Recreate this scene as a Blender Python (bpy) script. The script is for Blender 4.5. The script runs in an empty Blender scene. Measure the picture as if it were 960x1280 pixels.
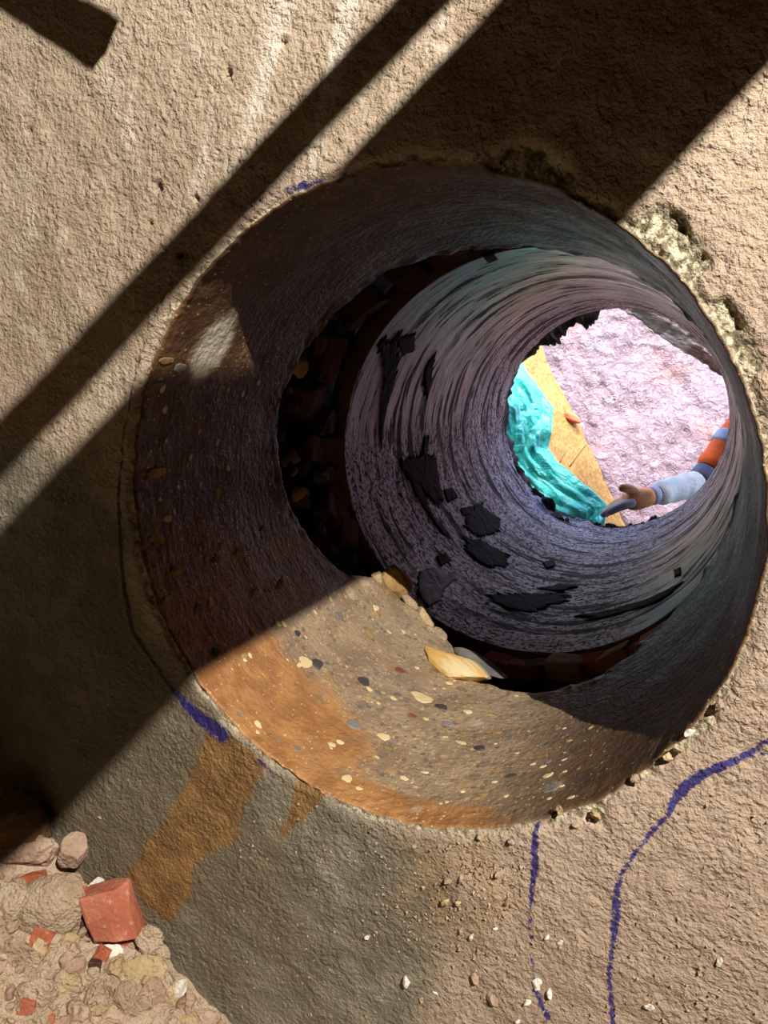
import bpy, bmesh, math, random
import numpy as np
from mathutils import Vector, Matrix

# ------------------------------------------------------------------ camera, world, sun, exposure
scn = bpy.context.scene
scn.view_settings.view_transform = 'Standard'
scn.view_settings.look = 'None'
scn.view_settings.gamma = 1.0
scn.view_settings.use_curve_mapping = False
scn.view_settings.exposure = 0.0
scn.cycles.use_denoising = True
scn.cycles.max_bounces = 10
scn.cycles.diffuse_bounces = 6
scn.cycles.sample_clamp_indirect = 6.0
scn.cycles.caustics_reflective = False
scn.cycles.caustics_refractive = False

# world frame: wall face is y = 0, the bored hole runs along +y, z is up, origin = centre of the hole mouth
CAM = np.array([0.23348, -0.74072, 0.23840])
RT = np.array([0.87312068, 0.38904053, 0.29378179])     # picture right in the world
DN = np.array([0.37961769, -0.16448697, -0.91040345])   # picture down
FW = np.array([-0.30586056, 0.90641685, -0.29130364])   # view direction
cam_data = bpy.data.cameras.new('camera')
cam_data.sensor_fit = 'VERTICAL'
cam_data.sensor_height = 36.0
cam_data.lens = 27.0
cam_data.clip_start = 0.02
cam = bpy.data.objects.new('camera', cam_data)
scn.collection.objects.link(cam)
cam.matrix_world = Matrix(((RT[0], -DN[0], -FW[0], CAM[0]), (RT[1], -DN[1], -FW[1], CAM[1]),
                           (RT[2], -DN[2], -FW[2], CAM[2]), (0, 0, 0, 1)))
scn.camera = cam

world = bpy.data.worlds.new('world')
scn.world = world
world.use_nodes = True
wn = world.node_tree
sky = wn.nodes.new('ShaderNodeTexSky')
sky.sky_type = 'NISHITA'
sky.sun_disc = False
sky.sun_elevation = math.radians(58)
sky.sun_rotation = math.radians(200)
sky.air_density = 1.3
sky.dust_density = 2.5
wn.links.new(sky.outputs['Color'], wn.nodes['Background'].inputs['Color'])
wn.nodes['Background'].inputs['Strength'].default_value = 2.1

sun_data = bpy.data.lights.new('sun', 'SUN')
sun_data.energy = 6.0
sun_data.angle = math.radians(6)
sun_data.color = (1.0, 0.96, 0.9)
sun = bpy.data.objects.new('sun', sun_data)
scn.collection.objects.link(sun)
sun.location = (0, 2, 5)
sun.rotation_euler = Vector((-0.22, -0.2, 0.95)).to_track_quat('Z', 'Y').to_euler()

LAMP = Vector((0.85, -1.45, 1.90))                      # the work lamp in the shaft
lamp_data = bpy.data.lights.new('work_lamp_light', 'SPOT')
lamp_data.energy = 530.0
lamp_data.color = (1.0, 0.93, 0.83)
lamp_data.shadow_soft_size = 0.004
lamp_data.spot_size = math.radians(70)
lamp_data.spot_blend = 0.3
lamp = bpy.data.objects.new('work_lamp_light', lamp_data)
scn.collection.objects.link(lamp)
lamp.location = LAMP
lamp.rotation_euler = (LAMP - Vector((-0.1, 0, -0.25))).to_track_quat('Z', 'Y').to_euler()

random.seed(5)
rng = np.random.RandomState(7)
R = 0.35
PI = math.pi


# ------------------------------------------------------------------ helpers
def ray(px, py):
    return RT * ((px - 480) / 960.0) + DN * ((py - 640) / 960.0) + FW


def at(px, py, Y):
    d = ray(px, py)
    return CAM + d * ((Y - CAM[1]) / d[1])


def wall(px, py):
    return at(px, py, 0.0)


def cyl(px, py, r=R):
    d = ray(px, py)
    A = d[0] ** 2 + d[2] ** 2
    B = 2 * (CAM[0] * d[0] + CAM[2] * d[2])
    C = CAM[0] ** 2 + CAM[2] ** 2 - r * r
    t = (-B + math.sqrt(max(B * B - 4 * A * C, 0))) / (2 * A)
    return CAM + d * t


def pol(px, py, r=R):
    q = cyl(px, py, r)
    return math.atan2(q[2], q[0]), q[1]


def hash3(ix, iy, iz, seed):
    h = (ix.astype(np.int64) * 374761393 + iy.astype(np.int64) * 668265263 + iz.astype(np.int64) * 1274126177 + seed * 974711) & 0xffffffff
    h = ((h ^ (h >> 13)) * 1274126177) & 0xffffffff
    h = (h ^ (h >> 16)) & 0xffff
    return h / 65535.0


def vnoise(P, seed=0):
    P = np.asarray(P, float)
    i = np.floor(P)
    f = P - i
    f = f * f * (3 - 2 * f)
    i = i.astype(np.int64)
    o = 0
    for a in (0, 1):
        for b in (0, 1):
            for c in (0, 1):
                w = (f[:, 0] if a else 1 - f[:, 0]) * (f[:, 1] if b else 1 - f[:, 1]) * (f[:, 2] if c else 1 - f[:, 2])
                o = o + w * hash3(i[:, 0] + a, i[:, 1] + b, i[:, 2] + c, seed)
    return o * 2 - 1


def fbm(P, oct=4, seed=0, gain=0.5):
    P = np.asarray(P, float)
    o, a, n = 0, 1.0, 0
    for k in range(oct):
        o = o + a * vnoise(P * (2.03 ** k) + 17.3 * k, seed + k)
        n += a
        a *= gain
    return o / n


def sstep(a, b, x):
    t = np.clip((x - a) / (b - a), 0, 1)
    return t * t * (3 - 2 * t)


def seg_dist(P, line):
    """distance of 2-D points to a polyline, with the parameter along it"""
    best = np.full(len(P), 1e9)
    par = np.zeros(len(P))
    n = len(line) - 1
    for k in range(n):
        a, b = np.array(line[k][:2]), np.array(line[k + 1][:2])
        ab = b - a
        t = np.clip(((P - a) @ ab) / (ab @ ab + 1e-12), 0, 1)
        d = np.linalg.norm(P - (a + t[:, None] * ab), axis=1)
        m = d < best
        best[m] = d[m]
        par[m] = k + t[m]
    return best, par


def poly_sd(P, poly):
    """signed distance (positive inside) to a polygon"""
    d, _ = seg_dist(P, list(poly) + [poly[0]])
    ins = np.zeros(len(P), bool)
    n = len(poly)
    for k in range(n):
        a, b = poly[k], poly[(k + 1) % n]
        c = ((a[1] > P[:, 1]) != (b[1] > P[:, 1]))
        with np.errstate(divide='ignore', invalid='ignore'):
            xs = (b[0] - a[0]) * (P[:, 1] - a[1]) / (b[1] - a[1] + 1e-15) + a[0]
        ins ^= c & (P[:, 0] < xs)
    return np.where(ins, d, -d)


def wpoly(pts):
    return [(w[0], w[2]) for w in (wall(*p[:2]) for p in pts)]


def srgb(r, g, b):
    f = lambda c: (c / 255 / 12.92) if c / 255 <= 0.04045 else ((c / 255 + 0.055) / 1.055) ** 2.4
    return (f(r), f(g), f(b), 1.0)


def link(o, parent=None):
    scn.collection.objects.link(o)
    if parent is not None:
        o.parent = parent
    return o


def mesh_np(name, V, Fq, mats, parent=None, smooth=True, attrs=None, midx=None):
    me = bpy.data.meshes.new(name)
    V = np.asarray(V, np.float32)
    Fq = np.asarray(Fq, np.int32)
    k = Fq.shape[1]
    me.vertices.add(len(V))
    me.vertices.foreach_set('co', V.ravel())
    me.loops.add(Fq.size)
    me.loops.foreach_set('vertex_index', Fq.ravel())
    me.polygons.add(len(Fq))
    me.polygons.foreach_set('loop_start', np.arange(0, Fq.size, k, dtype=np.int32))
    if midx is not None:
        me.polygons.foreach_set('material_index', np.asarray(midx, np.int32))
    me.update(calc_edges=True)
    me.polygons.foreach_set('use_smooth', np.full(len(Fq), smooth))
    for a, vals in (attrs or {}).items():
        at_ = me.attributes.new(a, 'FLOAT', 'POINT')
        at_.data.foreach_set('value', np.asarray(vals, np.float32))
    for m in (mats if isinstance(mats, (list, tuple)) else [mats]):
        me.materials.append(m)
    me.validate()
    return link(bpy.data.objects.new(name, me), parent)


def grid_faces(nu, nv, wrap_v=False, flip=False):
    """rows nu, columns nv; vertex index = i*nv + j"""
    i = np.arange(nu - 1)[:, None]
    j = np.arange(nv if wrap_v else nv - 1)[None, :]
    a = i * nv + j
    b = i * nv + (j + 1) % nv
    q = np.stack([a, b, b + nv, a + nv], -1).reshape(-1, 4)
    return q[:, ::-1] if flip else q


def obj(name, bm, mat, parent=None, smooth=False):
    me = bpy.data.meshes.new(name)
    bm.to_mesh(me)
    bm.free()
    me.materials.append(mat)
    if smooth:
        me.polygons.foreach_set('use_smooth', np.full(len(me.polygons), True))
    return link(bpy.data.objects.new(name, me), parent)


def tag(o, label=None, cat=None, group=None, kind=None):
    if label:
        o['label'] = label
    if cat:
        o['category'] = cat
    if group:
        o['group'] = group
    if kind:
        o['kind'] = kind
    return o


def empty(name, loc):
    o = bpy.data.objects.new(name, None)
    o.empty_display_size = 0.05
    o.location = loc
    return link(o)


def box_bm(sx, sy, sz, bevel=0.0, seg=2):
    bm = bmesh.new()
    bmesh.ops.create_cube(bm, size=1.0)
    bmesh.ops.scale(bm, vec=(sx, sy, sz), verts=bm.verts)
    if bevel:
        bmesh.ops.bevel(bm, geom=bm.edges[:], offset=bevel, segments=seg, affect='EDGES')
    return bm


# ------------------------------------------------------------------ materials
class Mat:
    def __init__(s, name, rough=0.8, spec=0.5):
        s.m = bpy.data.materials.new(name)
        s.m.use_nodes = True
        s.t = s.m.node_tree
        s.b = s.t.nodes['Principled BSDF']
        s.b.inputs['Roughness'].default_value = rough
        s.b.inputs['Specular IOR Level'].default_value = spec
        s.co = s.t.nodes.new('ShaderNodeTexCoord').outputs['Object']
        s.h = None

    def lk(s, v, sock):
        if hasattr(v, 'is_output'):
            s.t.links.new(v, sock)
        else:
            sock.default_value = v

    def map(s, scale, v=None):
        n = s.t.nodes.new('ShaderNodeMapping')
        s.lk(v or s.co, n.inputs['Vector'])
        n.inputs['Scale'].default_value = scale
        return n.outputs[0]

    def noise(s, scale, detail=4, rough=0.55, v=None, dist=0.0, col=False):
        n = s.t.nodes.new('ShaderNodeTexNoise')
        s.lk(v or s.co, n.inputs['Vector'])
        n.inputs['Scale'].default_value = scale
        n.inputs['Detail'].default_value = detail
        n.inputs['Roughness'].default_value = rough
        n.inputs['Distortion'].default_value = dist
        return n.outputs['Color' if col else 'Fac']

    def voro(s, scale, feature='F1', v=None, out='Distance', rnd=1.0):
        n = s.t.nodes.new('ShaderNodeTexVoronoi')
        n.feature = feature
        s.lk(v or s.co, n.inputs['Vector'])
        n.inputs['Scale'].default_value = scale
        n.inputs['Randomness'].default_value = rnd
        return n.outputs[out]

    def attr(s, name):
        n = s.t.nodes.new('ShaderNodeAttribute')
        n.attribute_name = name
        return n.outputs['Fac']

    def math(s, op, a, b=0.0, c=None):
        n = s.t.nodes.new('ShaderNodeMath')
        n.operation = op
        s.lk(a, n.inputs[0])
        s.lk(b, n.inputs[1])
        if c is not None:
            s.lk(c, n.inputs[2])
        return n.outputs[0]

    def step(s, x, lo, hi, a=0.0, b=1.0):
        n = s.t.nodes.new('ShaderNodeMapRange')
        n.interpolation_type = 'SMOOTHSTEP'
        s.lk(x, n.inputs[0])
        for k, v in enumerate((lo, hi, a, b)):
            n.inputs[1 + k].default_value = v
        return n.outputs[0]

    def mix(s, f, a, b, mode='MIX'):
        n = s.t.nodes.new('ShaderNodeMix')
        n.data_type = 'RGBA'
        n.blend_type = mode
        s.lk(f, n.inputs[0])
        s.lk(a, n.inputs[6])
        s.lk(b, n.inputs[7])
        return n.outputs[2]

    def sep(s, v=None):
        n = s.t.nodes.new('ShaderNodeSeparateXYZ')
        s.lk(v or s.co, n.inputs[0])
        return n.outputs

    def color(s, c):
        s.lk(c, s.b.inputs['Base Color'])

    def rough(s, r):
        s.lk(r, s.b.inputs['Roughness'])

    def bump(s, h, dist=0.002, strength=1.0):
        n = s.t.nodes.new('ShaderNodeBump')
        n.inputs['Distance'].default_value = dist
        n.inputs['Strength'].default_value = strength
        s.lk(h, n.inputs['Height'])
        if s.h is not None:
            s.t.links.new(s.h, n.inputs['Normal'])
        s.h = n.outputs[0]
        s.t.links.new(s.h, s.b.inputs['Normal'])


def rock_mat(name, c1, c2, c3=None, scale=60, rough=0.9, bump=0.003):
    m = Mat(name, rough, 0.3)
    m.co = m.t.nodes.new('ShaderNodeNewGeometry').outputs['Position']
    n1 = m.noise(scale * 0.35, 4)
    n2 = m.noise(scale * 2.2, 5, 0.65)
    c = m.mix(m.step(n1, 0.38, 0.62), c1, c2)
    if c3:
        c = m.mix(m.step(n2, 0.55, 0.75, 0, .55), c, c3)
    m.color(c)
    m.bump(n2, bump, 0.8)
    m.bump(m.voro(scale * 4, 'F1'), bump * 0.4, 0.6)
    return m.m


def plain(name, c, rough=0.7, spec=0.4, bscale=80, bdist=0.001, vary=0.75, metal=0.0):
    m = Mat(name, rough, spec)
    m.co = m.t.nodes.new('ShaderNodeNewGeometry').outputs['Position']
    n = m.noise(bscale * 0.3, 4)
    m.color(m.mix(m.step(n, 0.3, 0.7), tuple(x * vary for x in c[:3]) + (1,), c))
    m.bump(m.noise(bscale, 4), bdist, 0.6)
    m.b.inputs['Metallic'].default_value = metal
    return m.m


# --- plaster face of the wall
def wall_material():
    m = Mat('rough_plaster', 0.85, 0.35)
    wet, mud, mud2, spall, chalk = m.attr('wet'), m.attr('mud'), m.attr('mudfilm'), m.attr('spall'), m.attr('chalk')
    n_big = m.noise(3.0, 4)
    n_mid = m.noise(22, 5, 0.6)
    n_fine = m.noise(140, 4, 0.6)
    worm = m.noise(75, 3, 0.55, dist=0.8)
    dry = m.mix(m.step(n_big, 0.35, 0.68), srgb(164, 144, 122), srgb(190, 172, 150))
    dry = m.mix(m.step(n_mid, 0.5, 0.75), dry, srgb(202, 187, 166))
    dry = m.mix(m.step(m.sep()[0], -.05, .4, 0, .55), dry, srgb(176, 151, 131))
    # pale vertical run marks on the upper left
    streak = m.noise(1.0, 5, 0.6, v=m.map((26, 1, 3.0)))
    dry = m.mix(m.math('MULTIPLY', m.step(streak, 0.5, 0.72), chalk), dry, srgb(222, 212, 196))
    wetc = m.mix(m.step(n_mid, 0.35, 0.65), srgb(118, 112, 97), srgb(144, 136, 118))
    wetc = m.mix(m.step(n_big, 0.4, 0.6), wetc, srgb(114, 104, 84))
    wmask = m.step(m.math('ADD', wet, m.math('MULTIPLY', m.math('SUBTRACT', n_mid, 0.5), 0.9)), 0.25, 0.75)
    c = m.mix(wmask, dry, wetc)
    # dirt specks and pale specks
    c = m.mix(m.step(n_fine, 0.64, 0.74, 0, 0.55), c, srgb(214, 200, 176))
    c = m.mix(m.step(n_fine, 0.36, 0.28, 0, 0.4), c, srgb(80, 66, 50))
    # broken patches show the coarse concrete
    spc = m.mix(m.step(n_fine, 0.4, 0.6), srgb(120, 108, 84), srgb(205, 196, 168))
    spm = m.step(m.math('ADD', spall, m.math('MULTIPLY', m.math('SUBTRACT', worm, 0.5), 0.6)), 0.35, 0.6)
    c = m.mix(spm, c, spc)
    # mud runs
    mm = m.step(m.math('ADD', mud, m.math('MULTIPLY', m.math('SUBTRACT', n_mid, 0.5), 0.012)), -0.003, 0.004)
    mudc = m.mix(m.step(n_mid, 0.4, 0.65), srgb(124, 94, 58), srgb(150, 114, 70))
    c = m.mix(mm, c, mudc)
    c = m.mix(m.math('MULTIPLY', mud2, m.step(n_mid, 0.35, 0.65)), c, srgb(172, 134, 92))
    # marker lines
    mk = m.attr('mark')
    mkm = m.step(m.math('ADD', mk, m.math('MULTIPLY', m.math('SUBTRACT', m.noise(150, 4, 0.7), 0.5), 2.6)), 0.2, 0.75)
    mkm = m.math('MULTIPLY', mkm, m.step(mk, .03, .2))
    c = m.mix(m.math('MULTIPLY', mkm, 0.93), c, srgb(38, 32, 112))
    dk = m.attr('dark')  # dark line and smear, plus shade painted into two small pits
    dkm = m.step(m.math('ADD', dk, m.math('MULTIPLY', m.math('SUBTRACT', m.noise(110, 3), 0.5), 1.6)), 0.25, 0.8)
    dkm = m.math('MULTIPLY', dkm, m.step(dk, .03, .2))
    c = m.mix(m.math('MULTIPLY', dkm, 0.9), c, srgb(34, 28, 34))
    m.color(c)
    r = m.mix(wmask, (0.72, 0.72, 0.72, 1), (0.46, 0.46, 0.46, 1))
    r = m.mix(mm, r, (0.42, 0.42, 0.42, 1))
    m.rough(r)
    m.bump(m.noise(22, 2), 0.006, 0.35)
    m.bump(m.math('MULTIPLY', m.noise(115, 2, 0.5, dist=0.3), m.step(m.noise(16, 3), .3, .7, .35, 1.1)), 0.008, 0.8)
    m.bump(m.noise(210, 3, 0.65), 0.0055, 0.8)
    return m.m


# --- bored concrete
def bore_material():
    m = Mat('bored_concrete', 0.5, 0.5)
    clay, pale = m.attr('clay'), m.attr('pale')
    n_mid = m.noise(14, 5, 0.6)
    n_fine = m.noise(120, 4)
    base = m.mix(m.step(n_mid, 0.35, 0.65), srgb(142, 119, 95), srgb(166, 145, 118))
    # aggregate flush with the cut
    vec = m.map((1, 0.75, 1))
    cid = m.voro(110, 'F1', v=vec, out='Color')
    cd = m.voro(110, 'F1', v=vec)
    sid = m.sep(cid)
    cell = m.math('MULTIPLY', m.step(cd, 0.42, 0.34), m.step(sid[0], 0.55, 0.6))
    stonec = m.mix(m.step(sid[1], 0.45, 0.55), srgb(196, 172, 128), srgb(92, 86, 84))
    stonec = m.mix(m.step(sid[2], 0.75, 0.8), stonec, srgb(122, 78, 58))
    base = m.mix(m.math('MULTIPLY', cell, 0.6), base, stonec)
    c3_ = m.voro(230, 'F1', v=vec)
    s3_ = m.sep(m.voro(230, 'F1', v=vec, out='Color'))
    base = m.mix(m.math('MULTIPLY', m.step(c3_, .4, .3), m.step(s3_[0], .72, .76, 0, .75)), base, m.mix(m.step(s3_[1], .4, .5), srgb(206, 184, 140), srgb(100, 90, 82)))
    cd2 = m.voro(42, 'F1', v=vec)
    sid2 = m.sep(m.voro(42, 'F1', v=vec, out='Color'))
    cell2 = m.math('MULTIPLY', m.step(cd2, 0.36, 0.30), m.step(sid2[0], 0.62, 0.66))
    stonec2 = m.mix(m.step(sid2[1], 0.45, 0.55), srgb(188, 150, 100), srgb(108, 96, 88))
    base = m.mix(m.math('MULTIPLY', cell2, 0.5), base, stonec2)
    base = m.mix(m.step(n_fine, 0.62, 0.72, 0, 0.5), base, srgb(206, 190, 158))
    cm = m.step(m.math('ADD', clay, m.math('MULTIPLY', m.math('SUBTRACT', n_mid, 0.5), 1.3)), 0.3, 0.75)
    clayc = m.mix(m.step(m.noise(30, 4), 0.4, 0.62), srgb(154, 104, 58), srgb(178, 126, 74))
    c = m.mix(m.math('MULTIPLY', cm, 0.9), base, clayc)
    br = m.attr('brown')  # dark mud, and painted shade for the top and right of the bore
    c = m.mix(m.math('MULTIPLY', br, m.step(n_mid, 0.25, 0.5, .6, .95)), c, m.mix(m.step(m.noise(26, 4), .4, .6), srgb(66, 47, 32), srgb(92, 66, 43)))
    c = m.mix(m.math('MULTIPLY', m.step(c3_, .36, .26), m.step(s3_[2], .86, .9, 0, .7)), c, srgb(214, 188, 132))
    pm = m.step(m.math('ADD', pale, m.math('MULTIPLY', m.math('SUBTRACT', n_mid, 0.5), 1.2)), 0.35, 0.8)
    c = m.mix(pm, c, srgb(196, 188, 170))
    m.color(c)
    m.rough(m.step(n_mid, 0.3, 0.7, 0.32, 0.52))
    m.bump(m.noise(60, 5, 0.65), 0.004, 0.6)
    m.bump(m.noise(1.0, 4, v=m.map((14, 90, 14))), 0.0022, 0.7)
    m.bump(n_fine, 0.0026, 0.8)
    return m.m


# --- pipe wall, purple-grey with tar dragged round it
def pipe_material():
    m = Mat('tarred_pipe', 0.4, 0.5)
    ring = m.map((3.6, 24, 3.6))
    ringf = m.map((11, 80, 11))
    mid = m.map((6, 20, 6))
    n_r = m.noise(1.0, 6, 0.62, v=ring, dist=0.4)
    n_f = m.noise(1.0, 6, 0.6, v=ringf, dist=0.6)
    n_m = m.noise(1.0, 5, 0.6, v=mid)
    n_sp = m.noise(105, 5, 0.68)
    y = m.sep()[1]
    base = m.mix(m.step(n_r, 0.38, 0.62), srgb(162, 136, 160), srgb(212, 188, 212))
    base = m.mix(m.math('MULTIPLY', m.step(m.noise(3.2, 2, v=m.map((1, 1.6, 1))), 0.52, 0.56), 0.65), base, srgb(112, 76, 80))
    base = m.mix(m.step(n_f, 0.56, 0.72, 0, 0.7), base, srgb(216, 204, 222))
    z = m.sep()[2]
    # far upper part is redder; bluish sky sheen is painted onto the lower part
    base = m.mix(m.math('MULTIPLY', m.step(z, -.02, .2, 0, .75), m.step(y, 1.0, 1.5)), base, srgb(176, 112, 116))
    base = m.mix(m.math('MULTIPLY', m.step(z, -.08, -.26, 0, .6), m.step(n_m, .35, .6)), base, srgb(206, 198, 222))
    base = m.mix(m.math('MULTIPLY', m.step(y, .74, .69), .6), base, srgb(186, 160, 182))
    front = m.step(y, 0.74, 0.68)
    thr = m.math('ADD', n_r, m.math('MULTIPLY', front, 0.22))
    tar = m.math('MAXIMUM', m.step(thr, 0.45, 0.42), m.math('MULTIPLY', m.step(n_f, 0.445, 0.395), m.step(n_m, 0.58, 0.46)))
    spk = m.math('MULTIPLY', m.step(n_sp, 0.49, 0.43), m.step(m.attr('grime'), 0.2, 0.8))
    tar = m.math('MAXIMUM', tar, spk)
    c = m.mix(m.math('MULTIPLY', tar, 0.93), base, srgb(22, 19, 23))
    m.color(c)
    gl = m.attr('gloss')
    m.rough(m.mix(gl, m.mix(tar, (0.36, 0.36, 0.36, 1), (0.6, 0.6, 0.6, 1)), (0.2, 0.2, 0.2, 1)))
    m.lk(m.math('ADD', m.math('MULTIPLY', m.math('SUBTRACT', 1.0, tar), 0.5), m.math('ADD', 0.1, m.math('MULTIPLY', gl, 0.5))), m.b.inputs['Specular IOR Level'])
    m.bump(n_f, 0.004, 0.55)
    m.bump(m.math('MULTIPLY', tar, -1.0), 0.003, 0.6)
    m.bump(m.math('MULTIPLY', n_sp, m.math('ADD', .35, m.attr('grime'))), 0.005, 0.6)
    return m.m


M = {}
M['wall'] = wall_material()
M['bore'] = bore_material()
M['pipe'] = pipe_material()
M['tar'] = plain('wet_tar', srgb(18, 16, 19), 0.7, 0.1, 120, 0.003)
M['tar_brown'] = plain('wet_brown_tar', srgb(44, 22, 26), 0.45, 0.18, 90, 0.0012)
M['pipe_rim'] = plain('pipe_rim', srgb(120, 92, 58), 0.8, 0.3, 60, 0.003)
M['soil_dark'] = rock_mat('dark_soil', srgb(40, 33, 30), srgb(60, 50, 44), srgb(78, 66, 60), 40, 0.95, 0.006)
M['soil_grey'] = rock_mat('grey_soil', srgb(116, 100, 88), srgb(146, 126, 112), srgb(170, 150, 134), 30, 0.95, 0.008)
M['earth'] = plain('shaft_earth', srgb(104, 92, 72), 0.95, 0.2, 20, 0.01)
M['brick'] = rock_mat('broken_brick', srgb(164, 88, 58), srgb(184, 106, 74), srgb(206, 156, 128), 45, 0.9, 0.003)
M['brick_pink'] = rock_mat('dusty_brick', srgb(168, 94, 70), srgb(186, 116, 90), srgb(214, 182, 164), 45, 0.85, 0.003)
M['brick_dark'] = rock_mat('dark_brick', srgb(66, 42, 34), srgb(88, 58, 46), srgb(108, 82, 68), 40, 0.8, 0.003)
M['mortar'] = rock_mat('mortar', srgb(172, 148, 122), srgb(196, 174, 148), srgb(216, 202, 180), 55, 0.95, 0.009)
M['mortar_red'] = rock_mat('red_stained_mortar', srgb(164, 134, 114), srgb(190, 162, 140), srgb(204, 182, 160), 40, 0.95, 0.008)
M['mortar_yellow'] = rock_mat('yellow_mortar', srgb(182, 158, 118), srgb(202, 180, 142), srgb(176, 140, 106), 45, 0.95, 0.008)
M['chalk'] = rock_mat('chalk', srgb(214, 206, 190), srgb(232, 226, 212), None, 50, 0.95, 0.003)
M['stone_tan'] = rock_mat('tan_stone', srgb(150, 118, 74), srgb(178, 146, 98), srgb(120, 90, 60), 40, 0.7, 0.003)
M['stone_grey'] = rock_mat('grey_stone', srgb(108, 104, 102), srgb(134, 128, 122), None, 40, 0.6, 0.002)
M['stone_cream'] = rock_mat('cream_stone', srgb(212, 190, 142), srgb(226, 208, 166), None, 40, 0.6, 0.002)
M['stone_red'] = rock_mat('red_stone', srgb(120, 72, 58), srgb(140, 92, 74), None, 40, 0.6, 0.002)
M['stone_dark'] = rock_mat('dark_stone', srgb(62, 58, 58), srgb(86, 80, 78), None, 40, 0.55, 0.002)
M['stone_dim'] = rock_mat('muddy_stone', srgb(96, 70, 44), srgb(122, 92, 60), srgb(80, 62, 48), 30, 0.8, 0.003)


# ------------------------------------------------------------------ wall_front: plaster face, rim and bore as one shell
WX0, WX1, WZ0, WZ1, WY0 = -1.3, 1.5, -1.15, 2.35, -2.2


def bore_end(th):
    d = np.degrees(th)
    xs = [-180, -166, -155, -140, -132, -125, -119, -103, -92, -84, -76, -66, -55, -44, -33, -22, 0, 90, 112, 128, 137, 154, 169, 180]
    ys = [.325, .345, .355, .395, .425, .465, .575, .565, .54, .49, .43, .405, .396, .41, .48, .56, .60, .60, .52, .44, .39, .365, .345, .325]
    return np.interp(d, xs, ys)


NA = 1000
th = np.linspace(-PI, PI, NA, endpoint=False)
ct, st = np.cos(th), np.sin(th)
bev = np.interp(np.arange(NA), np.arange(NA), bore_end(th)) + 0.012 * fbm(np.c_[ct * 9, st * 9, th * 0], 4, 3)
rows = []          # each: x, y, z arrays, kind
tt = np.linspace(0, 1, 6)[:-1]
for t in tt:       # broken end annulus
    rr = 0.462 + (R - 0.462) * t
    rows.append((rr * ct, bev + 0.01 * fbm(np.c_[ct * 30 * rr / R, st * 30 * rr / R, th * 0 + t], 3, 9), rr * st, 2))
NB = 120
for k in range(NB):
    t = 1 - k / (NB - 1)
    y = 0.006 + (bev - 0.006) * t
    rows.append((R * ct, y, R * st, 1))
rows.append((0.3512 * ct, th * 0 + 0.003, 0.3512 * st, 1))
rows.append((0.3535 * ct, th * 0 + 0.0008, 0.3535 * st, 0))
rl = list(np.arange(0.3565, 0.74, 0.0027)) + list(np.linspace(0.742, 1.12, 95))
for r_ in rl:
    rows.append((r_ * ct, th * 0, r_ * st, 0))
with np.errstate(divide='ignore'):
    kx = np.where(ct > 0, WX1 / np.maximum(ct, 1e-9), WX0 / np.minimum(ct, -1e-9))
    kz = np.where(st > 0, WZ1 / np.maximum(st, 1e-9), WZ0 / np.minimum(st, -1e-9))
rect = np.minimum(kx, kz)
for t in np.linspace(0, 1, 14)[1:]:
    r_ = 1.12 + (np.maximum(rect, 1.121) - 1.12) * t
    rows.append((r_ * ct, th * 0, r_ * st, 0))
X = np.array([q[0] for q in rows])
Y = np.array([q[1] for q in rows])
Z = np.array([q[2] for q in rows])
K = np.array([q[3] for q in rows])
nr = len(rows)
Xf, Yf, Zf = X.ravel().copy(), Y.ravel().copy(), Z.ravel().copy()
Kf = np.repeat(K, NA)
TH = np.tile(th, nr)
W2 = np.c_[Xf, Zf]
rad = np.hypot(Xf, Zf)
A = {k: np.zeros(len(Xf)) for k in ('wet', 'mud', 'mudfilm', 'spall', 'chalk', 'mark', 'dark', 'clay', 'pale', 'brown')}
A['mud'][:] = -0.05
face = Kf == 0
Pw = W2[face]
P3 = np.c_[Pw[:, 0], Pw[:, 0] * 0, Pw[:, 1]]
# wet grey region: lower left
wetp = wpoly([(-300, 560), (120, 560), (150, 700), (230, 850), (330, 960), (420, 1000), (500, 1030), (560, 1040), (560, 1140),
              (520, 1300), (520, 1600), (-300, 1600)])
A['wet'][face] = sstep(-0.09, 0.07, poly_sd(Pw, wetp) + 0.05 * fbm(P3 * 7, 3, 21))
mud1 = wpoly([(262, 900), (300, 930), (335, 955), (318, 985), (302, 1015), (298, 1050), (262, 1068), (243, 1080), (240, 1112), (212, 1158),
              (188, 1135), (158, 1092), (182, 1055), (222, 1000), (248, 945)])
mud2 = wpoly([(370, 975), (412, 985), (402, 1002), (380, 1022), (352, 1050), (350, 1036), (366, 1005)])
A['mud'][face] = np.maximum(poly_sd(Pw, mud1), poly_sd(Pw, mud2))
film = wpoly([(480, 1040), (660, 1050), (660, 1180), (560, 1200), (500, 1120)])
A['mudfilm'][face] = 0.55 * sstep(-0.03, 0.05, poly_sd(Pw, film))
A['chalk'][face] = sstep(-0.1, 0.06, poly_sd(Pw, wpoly([(150, -100), (560, -100), (420, 200), (250, 220), (140, 120)])))
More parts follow.
